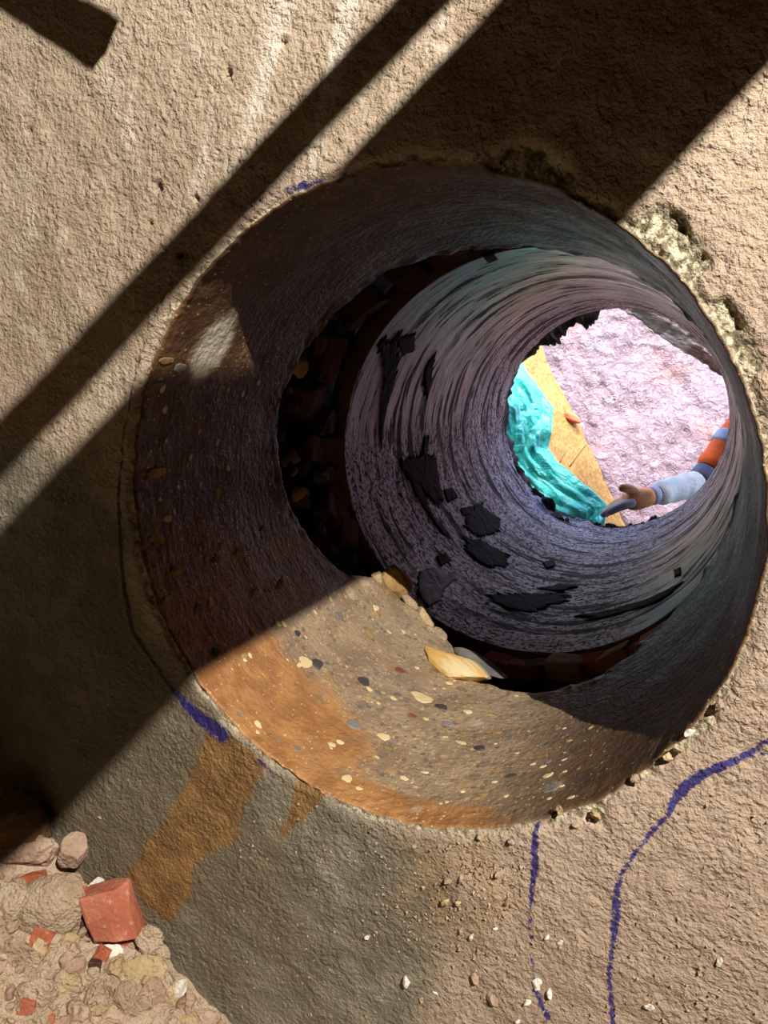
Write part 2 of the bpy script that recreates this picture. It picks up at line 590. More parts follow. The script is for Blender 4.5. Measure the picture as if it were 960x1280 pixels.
# broken patches
sp = np.zeros(len(Pw))
for poly, amt in (([(778, 280), (800, 262), (822, 248), (850, 268), (862, 285), (880, 305), (892, 338), (878, 345), (855, 362), (835, 345), (812, 320)], 1.0),
                  ([(888, 382), (908, 372), (922, 392), (945, 430), (948, 460), (935, 492), (920, 470), (905, 430)], 1.0),
                  ([(600, 200), (625, 178), (660, 182), (690, 188), (712, 205), (722, 232), (690, 232), (650, 218), (610, 212)], 0.8),
                  ([(690, 1010), (740, 985), (760, 1000), (755, 1030), (735, 1030)], 0.7),
                  ([(820, 950), (858, 915), (880, 870), (915, 860), (900, 900), (862, 935), (830, 965)], 0.75),
                  ([(780, 975), (815, 955), (822, 970), (790, 990)], 0.6)):
    sd = poly_sd(Pw, wpoly(poly)) + 0.006 * fbm(P3 * 45, 3, 33)
    sp = np.maximum(sp, amt * sstep(-0.004, 0.006, sd))
# crumbled rim, strongest lower right and upper left
thp = np.arctan2(Pw[:, 1], Pw[:, 0])
rimw = 0.006 + 0.012 * np.clip(fbm(np.c_[np.cos(thp) * 6, np.sin(thp) * 6, thp * 0], 3, 41) + 0.15, 0, 1)
sp = np.maximum(sp, 0.5 * sstep(rimw, rimw * 0.3, np.hypot(Pw[:, 0], Pw[:, 1]) - 0.3535))
A['spall'][face] = sp


def strokes(lines):
    v = np.zeros(len(Pw))
    for ln in lines:
        wl = wpoly(ln)
        d, par = seg_dist(Pw, wl)
        w = np.interp(par, np.arange(len(ln)), [q[2] for q in ln]) * 0.00088 * 0.35
        a = np.interp(par, np.arange(len(ln)), [q[3] for q in ln])
        v = np.maximum(v, a * sstep(1.5, 0.5, d / w))
    return v


A['mark'][face] = strokes([
    [(362, 238, 12, .45), (375, 234, 14, .75), (395, 228, 10, .7), (412, 222, 6, .5)],
    [(300, 262, 8, .35), (335, 245, 8, .35), (365, 238, 8, .4)],
    [(214, 863, 11, .9), (232, 883, 22, 1), (252, 900, 32, 1), (276, 917, 36, 1)],
    [(322, 950, 14, .45), (345, 970, 8, .4)],
    [(672, 1028, 8, .6), (669, 1055, 13, .85), (669, 1085, 15, .85), (665, 1110, 8, .75), (663, 1150, 7, .6), (664, 1185, 6, .45), (667, 1222, 6, .4)],
    [(668, 1234, 8, .7), (675, 1248, 12, .8), (685, 1272, 10, .8)],
    [(980, 912, 10, .75), (945, 936, 10, .75), (920, 950, 10, .8), (900, 958, 14, 1), (875, 970, 15, 1), (856, 984, 16, 1), (842, 1002, 13, .95),
     (832, 1022, 7, .8), (812, 1043, 8, .9), (795, 1064, 8, .8), (776, 1092, 8, .8), (771, 1115, 11, .85), (770, 1150, 13, .95), (765, 1180, 10, .85),
     (762, 1220, 8, .85), (764, 1262, 8, .85), (767, 1300, 8, .8)],
    [(980, 936, 8, .5), (940, 946, 9, .45), (905, 960, 8, .5)],
])
A['dark'][face] = strokes([
    [(250, 290, 5, .4), (225, 335, 6, .45), (200, 385, 6, .5), (178, 440, 6, .5), (162, 500, 7, .6), (152, 560, 8, .7), (149, 620, 8, .85),
     (150, 690, 11, 1), (156, 740, 12, 1), (166, 790, 10, 1), (190, 828, 9, 1), (215, 865, 9, 1)],
    [(68, 652, 5, .4), (84, 612, 8, .5), (100, 572, 5, .4)],
    [(196, 236, 6, .9), (200, 224, 5, .8)],  # this pit and the next get their shade as dark dots
    [(282, 92, 6, .8), (286, 88, 5, .8)],
])
# relief of the face (towards the room is -y)
relief = 0.004 * fbm(P3 * 9, 3, 51) + 0.0022 * fbm(P3 * 42, 3, 52)
chips = sp * (0.007 + 0.006 * fbm(P3 * 110, 3, 53))
pits = np.zeros(len(Pw))
for p in ((196, 234, 7), (284, 90, 6), (244, 248, 5), (185, 278, 4), (36, 163, 6), (352, 52, 5), (205, 313, 4), (226, 318, 6)):
    w = wall(p[0], p[1])
    d = np.hypot(Pw[:, 0] - w[0], Pw[:, 1] - w[2])
    pits += 0.006 * sstep(p[2] * 0.001, p[2] * 0.0004, d)
Yf[face] += relief + chips + pits * (1 + 0 * relief)
nearrim = sstep(0.03, 0.0, rad - 0.3535)
rimn = fbm(np.c_[np.cos(TH) * 22, np.sin(TH) * 22, TH * 0], 4, 61)
# ragged rim
m_ = face & (rad < 0.39)
k_ = 1 + (0.0035 * rimn * sstep(0.39, 0.352, rad) / 0.35)
Xf[m_] *= k_[m_]
Zf[m_] *= k_[m_]
bo = Kf == 1
nb = np.c_[Xf, Yf, Zf]
dr = 0.0035 * rimn * sstep(0.05, 0.0, Yf) + 0.0012 * fbm(nb * 28, 3, 71) + 0.0006 * fbm(nb * np.array([10, 220, 10]), 2, 72)
dr = dr + sstep(0.05, 0.0, bev[(np.arange(len(Xf)) % NA)] - Yf) * 0.008 * fbm(nb * 35, 3, 75)
kk = 1 + dr / R
Xf[bo] *= kk[bo]
Zf[bo] *= kk[bo]
# clay film in the bore
deg = np.degrees(TH)
c1 = sstep(-60, -105, deg) * sstep(-178, -150, deg) * sstep(0.30, 0.10, Yf + 0.06 * fbm(nb * 5, 3, 73)) * 0.95
c2 = sstep(-40, -60, deg) * sstep(-125, -105, deg) * sstep(0.085, 0.03, Yf + 0.03 * fbm(nb * 9, 3, 74)) * 0.8
c3 = sstep(-150, -165, deg) * 0.8 + sstep(120, 165, deg) * 0.75
A['clay'][:] = np.where(bo, np.maximum(np.maximum(c1, c2), np.maximum(c3, 0.22)), 0)
A['brown'][:] = np.where(bo, np.maximum(sstep(-128, -160, deg), sstep(-70, -30, deg)), 0)  # dark mud on the left; top and right darkened to paint in shade
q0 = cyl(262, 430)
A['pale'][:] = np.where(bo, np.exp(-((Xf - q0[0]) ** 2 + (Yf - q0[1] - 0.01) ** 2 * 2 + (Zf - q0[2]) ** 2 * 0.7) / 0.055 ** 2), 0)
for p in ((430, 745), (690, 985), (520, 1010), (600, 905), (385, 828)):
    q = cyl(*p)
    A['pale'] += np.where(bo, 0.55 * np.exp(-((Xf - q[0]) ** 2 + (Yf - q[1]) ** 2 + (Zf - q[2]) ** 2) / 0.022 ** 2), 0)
Fw = grid_faces(nr, NA, True)
mi = np.where(K[np.arange(nr - 1)] >= 1, 1, 0).repeat(NA)
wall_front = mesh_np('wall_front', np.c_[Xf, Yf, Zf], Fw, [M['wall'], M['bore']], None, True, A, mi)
tag(wall_front, 'rough tan plastered concrete wall with a round hole bored through it', kind='structure')


# ------------------------------------------------------------------ rock builders
def rock_mesh(name, mat, seed, dims, sub=2, cuts=5, rough=0.12, smooth=False):
    bm = bmesh.new()
    bmesh.ops.create_icosphere(bm, subdivisions=sub, radius=1.0)
    V = np.array([v.co[:] for v in bm.verts])
    r_ = np.random.RandomState(seed)
    for _ in range(cuts):          # flatten against random planes for broken facets
        n = r_.normal(size=3)
        n /= np.linalg.norm(n)
        d = r_.uniform(0.5, 0.85)
        s = V @ n - d
        V = V - np.clip(s, 0, None)[:, None] * n
    V = V * (1 + rough * fbm(V * 1.7 + seed * 3.1, 3, seed % 97)[:, None])
    if sub >= 4:
        V = V * (1 + rough * 0.4 * fbm(V * 11 + seed, 3, seed % 83)[:, None])
    if sub >= 3:
        V = V * (1 + rough * 0.45 * fbm(V * 5.5 + seed, 3, seed % 89)[:, None])
    V = V * np.array(dims)
    for v, c in zip(bm.verts, V):
        v.co = c
    me = bpy.data.meshes.new(name)
    bm.to_mesh(me)
    bm.free()
    me.materials.append(mat)
    me.polygons.foreach_set('use_smooth', np.full(len(me.polygons), smooth))
    return me


def brick_mesh(name, mat, seed, dims, chip=0.12):
    bm = bmesh.new()
    bmesh.ops.create_cube(bm, size=2.0)
    bmesh.ops.bevel(bm, geom=bm.edges[:], offset=0.1, segments=1, affect='EDGES')
    bmesh.ops.subdivide_edges(bm, edges=bm.edges[:], cuts=1, use_grid_fill=True)
    r_ = np.random.RandomState(seed)
    V = np.array([v.co[:] for v in bm.verts])
    for _ in range(3):
        n = r_.normal(size=3)
        n /= np.linalg.norm(n)
        s = V @ n - r_.uniform(0.95, 1.25)
        V = V - np.clip(s, 0, None)[:, None] * n
    V = V + chip * np.c_[fbm(V * 1.2 + seed, 3, 5), fbm(V * 1.2 + seed + 9, 3, 6), fbm(V * 1.2 + seed + 5, 3, 8)]
    V = V * np.array(dims)
    for v, c in zip(bm.verts, V):
        v.co = c
    me = bpy.data.meshes.new(name)
    bm.to_mesh(me)
    bm.free()
    me.materials.append(mat)
    return me


def put(name, me, loc, rot=(0, 0, 0), scale=1.0, parent=None):
    o = bpy.data.objects.new(name, me)
    link(o, parent)
    o.location = loc
    o.rotation_euler = rot
    o.scale = (scale,) * 3 if not hasattr(scale, '__len__') else scale
    return o


def frame_rot(out, along):
    """rotation whose local z looks along `out` and local x along `along`"""
    z = Vector(out).normalized()
    x = Vector(along)
    x = (x - z * x.dot(z)).normalized()
    y = z.cross(x)
    return Matrix((x, y, z)).transposed().to_euler()


# --- stones cut flush in the bore: thin lenses following the cut face
def lens_mesh(name, mat, seed, n=11):
    r_ = np.random.RandomState(seed)
    bm = bmesh.new()
    a0 = r_.uniform(0, 6)
    ring, top = [], []
    for k in range(n):
        a = 2 * PI * k / n
        q = 1 + r_.uniform(-0.2, 0.2)
        ring.append(bm.verts.new((math.cos(a) * q, math.sin(a) * q, -0.3)))
        top.append(bm.verts.new((math.cos(a) * q * 0.86, math.sin(a) * q * 0.86, 0.55)))
    cen = bm.verts.new((0, 0, 0.75))
    for k in range(n):
        j = (k + 1) % n
        bm.faces.new((ring[k], ring[j], top[j], top[k]))
        bm.faces.new((top[k], top[j], cen))
    me = bpy.data.meshes.new(name)
    bm.to_mesh(me)
    bm.free()
    me.materials.append(mat)
    return me


lens = [lens_mesh('aggregate_stone', M[k], 100 + i) for i, k in enumerate(
    ('stone_cream', 'stone_grey', 'stone_tan', 'stone_dark', 'stone_red', 'stone_cream', 'stone_tan', 'stone_grey', 'stone_cream'))]


def bore_stone(th_, y, a, b, me, tilt=0.0, h=0.0016):
    c, s = math.cos(th_), math.sin(th_)
    rr = R - 0.0004
    along = Vector((-s * math.cos(tilt), math.sin(tilt), c * math.cos(tilt)))
    put('aggregate_stone', me, (rr * c, y, rr * s), frame_rot((-c, 0, -s), along), (a, b, h), wall_front)


for px, py, a, b, k, tl in ((382, 828, 13, 10, 0, 0), (397, 830, 10, 9, 3, 0), (374, 832, 5, 6, 8, 0), (528, 872, 20, 9, 0, -.3), (552, 884, 11, 6, 3, 0),
                            (455, 852, 11, 9, 3, .2), (443, 906, 13, 8, 1, .3), (480, 921, 11, 6, 0, .1), (408, 848, 9, 7, 2, 0), (434, 973, 9, 6, 0, .5),
                            (372, 792, 6, 5, 3, 0), (462, 790, 7, 5, 2, .2), (500, 838, 9, 6, 4, 0), (515, 895, 8, 5, 4, .2), (600, 935, 9, 5, 3, 0),
                            (560, 905, 9, 5, 1, 0), (640, 970, 10, 4, 3, 0), (690, 985, 16, 9, 1, .1), (222, 712, 9, 15, 2, 0), (196, 590, 9, 16, 2, 0),
                            (210, 648, 7, 8, 5, 0), (192, 672, 6, 9, 2, 0), (300, 690, 7, 11, 2, 0), (330, 660, 5, 9, 7, 0), (270, 700, 6, 8, 4, 0),
                            (205, 750, 5, 9, 2, 0), (250, 760, 8, 10, 7, 0), (350, 730, 7, 9, 2, .3), (320, 740, 5, 7, 6, .2), (270, 815, 8, 6, 3, .1),
                            (305, 820, 6, 5, 2, 0), (425, 770, 9, 6, 1, .1), (470, 760, 6, 5, 0, .1), (585, 890, 7, 4, 0, 0), (620, 915, 8, 4, 2, 0),
                            (185, 450, 6, 12, 2, 0), (195, 480, 5, 9, 7, 0), (225, 460, 8, 10, 1, 0)):
    t_, y_ = pol(px, py)
    y_ = max(y_, .022)
    s_ = 0.00075 * (1 + y_)
    bore_stone(t_, y_, a * s_, b * s_ * 1.5, lens[k % 9], tl)
for k in range(220):
    t_ = math.radians(random.uniform(-185, -35))
    e_ = float(bore_end(np.array([(t_ + PI) % (2 * PI) - PI]))[0])
    y_ = random.uniform(0.02, e_ - 0.02)
    s_ = random.choice((0.0018, 0.0022, 0.003, 0.003, 0.0045))
    bore_stone(t_, y_, s_ * random.uniform(1, 1.9), s_, random.choice(lens[:3] + lens[5:] + lens[5:7]), random.uniform(-.5, .5), 0.0007)

# big stones at the bore's inner edge
def edge_stone(px, py, dims, mat, seed, tilt, dr_=0.0, label=None, sub=3, cuts=6, rough=.1):
    t_, y_ = pol(px, py)
    c, s = math.cos(t_), math.sin(t_)
    along = Vector((-s * math.cos(tilt), math.sin(tilt), c * math.cos(tilt)))
    me = rock_mesh('edge_stone', mat, seed, dims, sub, cuts, rough)
    o = put('edge_stone', me, ((R + dr_) * c, y_, (R + dr_) * s), frame_rot((-c, 0, -s), along), 1.0, wall_front)
    if label:
        o['label'] = label
    return o


def ochre_mat():
    m = Mat('cream_and_ochre_stone', 0.6, 0.4)
    n = m.noise(1.0, 4, v=m.map((12, 60, 30)))
    x = m.sep()[1]
    c = m.mix(m.step(n, 0.42, 0.6), srgb(222, 178, 98), srgb(228, 208, 160))
    c = m.mix(m.step(x, 0.008, 0.02), c, srgb(168, 156, 132))
    m.color(c)
    m.bump(n, 0.004, 0.6)
    return m.m


edge_stone(570, 836, (0.088, 0.040, 0.022), ochre_mat(), 11, -0.6, -0.004, 'cream and ochre cut stone at the lower edge', 3, 4, .07)
edge_stone(494, 728, (0.030, 0.040, 0.026), M['stone_tan'], 24, 1.3, -0.004, 'tan block standing at the cracked edge', 3, 9, .2)
edge_stone(528, 768, (0.034, 0.018, 0.014), M['mortar_yellow'], 31, -0.5, -0.001, None, 3, 9, .2)
edge_stone(462, 735, (0.03, 0.022, 0.014), M['mortar'], 35, 0.3, 0.006)
edge_stone(512, 752, (0.024, 0.016, 0.012), M['mortar'], 37, -0.5, -0.002, None, 3, 8, .25)
edge_stone(546, 792, (0.026, 0.014, 0.010), M['mortar'], 38, -0.5, -0.001, None, 3, 8, .25)
edge_stone(472, 722, (0.016, 0.014, 0.010), M['mortar_yellow'], 39, 0.2, -0.002, None, 3, 8, .25)
edge_stone(600, 832, (0.07, 0.022, 0.012), M['stone_grey'], 40, -0.6, -0.002, None, 3, 7, .15)
edge_stone(440, 742, (0.02, 0.016, 0.010), M['mortar'], 36, 0.1, 0.004)

# crumbs stuck to the wall face
crumb = [rock_mesh('mortar_crumb', M[k], 300 + i, (1, .8, .6), 2, 6, .45) for i, k in enumerate(('mortar', 'mortar_yellow', 'chalk', 'mortar_red'))]
for px, py, s, k in ((560, 1100, 9, 0), (558, 1125, 9, 1), (573, 1128, 6, 1), (577, 1097, 6, 3), (625, 1090, 9, 3), (510, 1225, 12, 2), (595, 1222, 9, 3), (616, 1246, 11, 3),
                     (576, 1163, 6, 0), (590, 1170, 6, 2), (672, 1228, 10, 2), (688, 1240, 8, 2), (660, 1250, 8, 2), (648, 1275, 6, 2), (701, 1177, 6, 2), (519, 1057, 6, 0),
                     (684, 1170, 5, 2), (634, 1128, 5, 1), (745, 1018, 10, 1), (848, 935, 9, 1), (862, 915, 8, 2), (835, 945, 8, 1), (900, 880, 10, 0), (795, 972, 9, 0),
                     (720, 1030, 7, 0), (560, 1060, 5, 0), (600, 1045, 7, 0), (640, 1050, 8, 0), (126, 1021, 5, 3), (700, 1010, 8, 1), (899, 1200, 7, 2), (812, 1257, 8, 2),
                     (528, 1248, 6, 0), (545, 1240, 5, 2), (460, 1170, 5, 2), (620, 1160, 4, 2), (575, 1185, 5, 0)):
    w = wall(px, py)
    put('mortar_crumb', crumb[k], (w[0], -0.001 - s * 0.0002, w[2]), (random.uniform(0, 6), random.uniform(0, 6), random.uniform(0, 6)), s * 0.00072, wall_front)
# grit too small to count, joined
gv, gf = [], []
tet = np.array([(1, 1, 1), (-1, -1, 1), (-1, 1, -1), (1, -1, -1)]) * 0.6
for k in range(900):
    px, py = random.uniform(300, 990), random.uniform(1000, 1320)
    if random.random() < .35:
        px, py = random.gauss(590, 60), random.gauss(1110, 55)
    w = wall(px, py)
    if math.hypot(w[0], w[2]) < 0.365:
        continue
    s = random.uniform(0.0009, 0.0026)
    a, b = random.uniform(0, 6), random.uniform(0, 6)
    rot = np.array([[math.cos(a), -math.sin(a), 0], [math.sin(a), math.cos(a), 0], [0, 0, 1]]) @ np.array([[1, 0, 0], [0, math.cos(b), -math.sin(b)], [0, math.sin(b), math.cos(b)]])
    n0 = len(gv)
    gv += [tuple(v) for v in (tet * rng.uniform(.5, 1.5, (4, 3)) @ rot.T * s + np.array([w[0], -s * 0.6, w[2]]))]
    gf += [(n0, n0 + 1, n0 + 2), (n0, n0 + 3, n0 + 1), (n0, n0 + 2, n0 + 3), (n0 + 1, n0 + 3, n0 + 2)]
g = mesh_np('grit', gv, gf, M['mortar'], wall_front, False)
g['kind'] = 'stuff'

# ------------------------------------------------------------------ wall_middle: the broken masonry layer between bore and pipe
nt, ny = 240, 24
tv = np.linspace(-PI, PI, nt, endpoint=False)
yv = np.linspace(0.33, 0.72, ny)
TT, YY = np.meshgrid(tv, yv)
Pm = np.c_[np.cos(TT.ravel()) * .42, YY.ravel(), np.sin(TT.ravel()) * .42]
rr = 0.425 + 0.02 * fbm(Pm * 14, 4, 81)
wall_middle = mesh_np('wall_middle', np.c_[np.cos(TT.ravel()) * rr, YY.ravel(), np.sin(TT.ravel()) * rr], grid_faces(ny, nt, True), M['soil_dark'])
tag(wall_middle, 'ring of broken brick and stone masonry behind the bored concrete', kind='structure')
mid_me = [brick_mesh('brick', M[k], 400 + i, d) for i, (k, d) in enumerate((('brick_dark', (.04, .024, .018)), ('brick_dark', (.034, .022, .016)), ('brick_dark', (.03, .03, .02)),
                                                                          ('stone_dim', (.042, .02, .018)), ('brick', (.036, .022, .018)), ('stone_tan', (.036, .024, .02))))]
mid_st = [rock_mesh('stone', M[k], 420 + i, (1, .75, .65), 2, 6, .1) for i, k in enumerate(('stone_dim', 'stone_tan', 'mortar', 'stone_dark', 'brick_dark'))]


def mid_piece(t_, y_, r_, me, rot3, sc, name):
    c, s = math.cos(t_), math.sin(t_)
    e = (frame_rot((-c, 0, -s), (-s, 0, c)).to_matrix() @ Matrix.Rotation(rot3[0], 3, 'X') @ Matrix.Rotation(rot3[1], 3, 'Y') @ Matrix.Rotation(rot3[2], 3, 'Z')).to_euler()
    put(name, me, (r_ * c, y_, r_ * s), e, sc, wall_middle)


for px, py, k, sc, r_ in ((375, 460, 1, .022, .392), (400, 595, 3, .03, .385), (372, 618, 1, .02, .38), (356, 575, 0, .017, .378), (362, 510, 4, .02, .39), (420, 470, 0, .022, .40),
                          (380, 615, 2, .012, .385), (390, 545, 0, .02, .385), (352, 545, 0, .014, .376), (415, 690, 0, .02, .385), (400, 660, 3, .02, .385), (430, 650, 0, .02, .385),
                          (440, 700, 4, .016, .378), (460, 560, 2, .02, .40), (425, 590, 0, .022, .385), (366, 590, 0, .015, .376), (395, 425, 4, .03, .395), (440, 400, 0, .03, .40)):
    t_, y_ = pol(px, py, r_)
    mid_piece(t_, min(max(y_, .37), .59), r_, mid_st[k], (random.uniform(-.4, .4), random.uniform(-.4, .4), random.uniform(0, 3)), sc, 'stone')
for px, py, k, r_, rz in ((400, 530, 2, .39, 1.2), (386, 560, 0, .385, 1.4), (405, 560, 0, .385, 1.5), (420, 525, 1, .388, 1.5), (385, 500, 2, .392, .3), (410, 440, 0, .395, .2),
                          (420, 630, 3, .385, .1), (410, 640, 0, .385, .9), (450, 660, 2, .382, 1.1), (455, 380, 0, .395, .1), (510, 340, 2, .395, .1), (560, 310, 0, .39, 0), (620, 290, 2, .39, 0)):
    t_, y_ = pol(px, py, r_)
    mid_piece(t_, min(max(y_, .40), .585), r_, mid_me[k], (random.uniform(-.3, .3), random.uniform(-.3, .3), rz), 1.0, 'brick')
# the course of bricks that shows along the bottom
for px, py, k, w in ((630, 826, 4, .9), (655, 838, 4, .8), (683, 832, 3, .8), (712, 832, 5, .95), (742, 828, 4, .8), (770, 822, 5, .9), (800, 806, 4, .8), (825, 785, 5, .8)):
    t_, y_ = pol(px, py, .378)
    mid_piece(t_, min(max(y_, .44), .575), .378 + random.uniform(-.003, .003), mid_me[k], (random.uniform(-.15, .15), random.uniform(-.15, .15), random.uniform(-.15, .15)), w, 'brick')
t_, y_ = pol(706, 816, .37)
mid_piece(t_, min(y_, .575), .366, mid_st[2], (0, 0, 0), .02, 'stone')
for k in range(70):
    t_ = random.uniform(-PI, PI)
    y_ = random.uniform(.40, .60)
    if y_ < float(bore_end(np.array([t_]))[0]) + .03:
        continue
    if random.random() < .5:
        mid_piece(t_, y_, random.uniform(.395, .41), random.choice(mid_me[:4]), (random.uniform(-.4, .4), random.uniform(-.4, .4), random.uniform(0, 3)), random.uniform(.6, .95), 'brick')
    else:
        mid_piece(t_, y_, random.uniform(.39, .41), random.choice(mid_st), (random.uniform(0, 3), random.uniform(0, 3), random.uniform(0, 3)), random.uniform(.012, .028), 'stone')

# ------------------------------------------------------------------ the pipe
PY0, PY1 = 0.622, 1.86
pipe = empty('pipe', (0, 0, 0))
tag(pipe, 'purple-grey concrete pipe smeared with black tar, running through to daylight', 'pipe')


def pipe_r(y):
    return 0.363 - 0.011 * (y - PY0) / (PY1 - PY0)


nt, ny = 620, 330
tv = np.linspace(-PI, PI, nt, endpoint=False)
yv = np.linspace(PY0, PY1, ny)
TT, YY = np.meshgrid(tv, yv)
TT, YY = TT.ravel(), YY.ravel()
endn = 0.02 * fbm(np.c_[np.cos(TT) * 9, np.sin(TT) * 9, TT * 0], 4, 91)
frn = 0.004 * fbm(np.c_[np.cos(TT) * 12, np.sin(TT) * 12, TT * 0], 4, 93)
YY = YY + endn * sstep(1.7, 1.86, YY) + frn * sstep(0.7, 0.62, YY)
Pp = np.c_[np.cos(TT), YY, np.sin(TT)]
gr = np.clip(sstep(-20, -60, np.degrees(TT)) * sstep(-178, -150, np.degrees(TT)) + sstep(1.25, 1.7, YY) * .7, 0, 1)
dgs = np.degrees(TT)
q_ = cyl(545, 725, .36)
glo = np.clip(sstep(8, 25, dgs) * sstep(125, 95, dgs) * sstep(1.25, 1.0, YY) * sstep(.35, .6, fbm(Pp * np.array([2, 14, 2]), 3, 98) + .5)
              + .8 * np.exp(-((np.cos(TT) * .36 - q_[0]) ** 2 + (YY - q_[1]) ** 2 + (np.sin(TT) * .36 - q_[2]) ** 2) / .07 ** 2), 0, 1)
rr = pipe_r(YY) - 0.0015 * fbm(Pp * np.array([3.5, 34, 3.5]), 4, 92) * sstep(.66, .8, YY) - 0.0016 * fbm(Pp * np.array([7, 28, 7]), 3, 94) - gr * 0.0025 * fbm(Pp * np.array([18, 40, 18]), 3, 95)
rr = rr - 0.03 * np.clip(fbm(Pp * np.array([5, 9, 5]), 3, 97) + .1, 0, 1) * sstep(1.72, 1.86, YY) * sstep(-15, -70, np.degrees(TT)) * sstep(-180, -150, np.degrees(TT))
o = mesh_np('bore_surface', np.c_[np.cos(TT) * rr, YY, np.sin(TT) * rr], grid_faces(ny, nt, True, True), M['pipe'], pipe, True, {'grime': gr, 'gloss': glo})
# outer shell with both end faces
prof = [(0.362, PY0 + .001), (0.372, PY0 - 0.001), (0.400, PY0 + .002), (0.408, PY0 + .01), (0.41, 1.0), (0.41, 1.85), (0.40, 1.86), (0.352, 1.86)]
V = []
n2 = 300
for (r_, y_) in prof:
    a = np.linspace(-PI, PI, n2, endpoint=False)
    j = 0.003 * fbm(np.c_[np.cos(a) * 12, np.sin(a) * 12, a * 0 + r_ * 30], 3, 99)
    V.append(np.c_[np.cos(a) * (r_ + (j if .365 < r_ < .405 else 0)), y_ + frn[:1] * 0 + j, np.sin(a) * (r_ + 0 * j)])
o = mesh_np('shell', np.concatenate(V), grid_faces(len(prof), n2, True), M['pipe_rim'], pipe)


def tar_patch(pts, mat=None, h=0.0035, name='tar_patch', seed=1, jag=.16):
    """a raised tar smear: outline in photo pixels carried onto the pipe wall"""
    mat = mat or M['tar']
    q = [pol(px, py, .358) for px, py in pts]
    q = [((t_ - q[0][0] + PI) % (2 * PI) - PI + q[0][0], y_) for t_, y_ in q]
    dense = []
    for k in range(len(q)):
        a, b = q[k], q[(k + 1) % len(q)]
        nseg = max(2, int(math.hypot((a[0] - b[0]) * R, a[1] - b[1]) / 0.006))
        for t in np.linspace(0, 1, nseg, endpoint=False):
            dense.append((a[0] + (b[0] - a[0]) * t, a[1] + (b[1] - a[1]) * t))
    D = np.array(dense)
    nz = fbm(np.c_[D[:, 0] * 60, D[:, 1] * 160, D[:, 0] * 0 + seed], 3, seed)
    cen = D.mean(0)
    D0 = D.copy()
    ext = np.ptp(D[:, 0])
    D = cen + (D - cen) * (1 + 0.10 * nz)[:, None]
    D[:, 0] += ext * jag * fbm(np.c_[D[:, 1] * 260, D[:, 1] * 0, D[:, 0] * 4 + seed], 2, seed)
    rings = []
    for f, hh in ((1.0, -0.002), (0.96, h * .6), (0.86, h), (0.7, h), (.55, h), (.4, h), (.25, h), (.1, h)):
        E_ = cen + ((D if f > .9 else D0) - cen) * f
        r_ = np.array([pipe_r(y) for y in E_[:, 1]]) - hh - 0.0015 * fbm(np.c_[E_[:, 0] * 30, E_[:, 1] * 90, E_[:, 0] * 0], 2, 7) * (f < 1)
        rings.append(np.c_[np.cos(E_[:, 0]) * r_, E_[:, 1], np.sin(E_[:, 0]) * r_])
    n = len(D)
    Vt = np.concatenate(rings + [[[math.cos(cen[0]) * (pipe_r(cen[1]) - h), cen[1], math.sin(cen[0]) * (pipe_r(cen[1]) - h)]]])
    Ft = [list(f) for f in grid_faces(8, n, True)]
    me = bpy.data.meshes.new(name)
    me.from_pydata([tuple(v) for v in Vt], [], Ft + [[7 * n + k, 7 * n + (k + 1) % n, 8 * n] for k in range(n)])
    me.materials.append(mat)
    me.polygons.foreach_set('use_smooth', np.full(len(me.polygons), True))
    return link(bpy.data.objects.new(name, me), pipe)


for i, pts in enumerate((
        [(500, 578), (530, 566), (545, 570), (548, 592), (556, 625), (545, 632), (530, 612), (512, 600)],
        [(510, 592), (528, 612), (545, 650), (562, 668), (558, 672), (535, 640), (518, 615)],
        [(584, 640), (605, 635), (624, 648), (625, 665), (600, 672), (580, 660)],
        [(580, 672), (598, 672), (634, 692), (632, 708), (612, 710), (582, 690)],
        [(554, 612), (566, 610), (572, 622), (560, 628)],
        [(574, 636), (590, 632), (592, 642), (578, 645)],
        [(678, 704), (692, 700), (694, 708), (684, 712)],
        [(610, 742), (650, 742), (700, 740), (715, 750), (690, 756), (665, 764), (640, 762), (615, 752)],
        [(722, 768), (780, 756), (830, 738), (850, 728), (830, 746), (780, 764), (735, 774)],
        [(478, 425), (500, 422), (497, 470), (484, 520), (478, 560), (482, 500), (484, 450)],
        [(672, 736), (700, 730), (725, 733), (700, 739)],
        [(842, 712), (850, 709), (850, 718), (843, 720)],
        [(546, 695), (558, 690), (564, 700), (552, 708)],
        [(530, 548), (536, 545), (534, 590), (530, 600)],
        [(530, 470), (536, 452), (545, 440), (540, 470), (534, 500)],
        [(603, 322), (616, 319), (622, 326), (610, 330)],
        [(600, 655), (590, 650), (592, 632), (604, 628)])):
    tar_patch(pts, seed=i + 1)
o = tar_patch([(524, 712), (545, 708), (562, 716), (572, 712), (574, 722), (556, 735), (552, 752), (535, 758), (522, 740)], M['tar_brown'], 0.002, 'tar_patch', 40, .04)
o['label'] = 'dark brown patch of tar'
o = tar_patch([(496, 340 + 82), (520, 418), (520, 438), (504, 446)], M['brick_dark'], 0.003, 'tar_patch', 41)

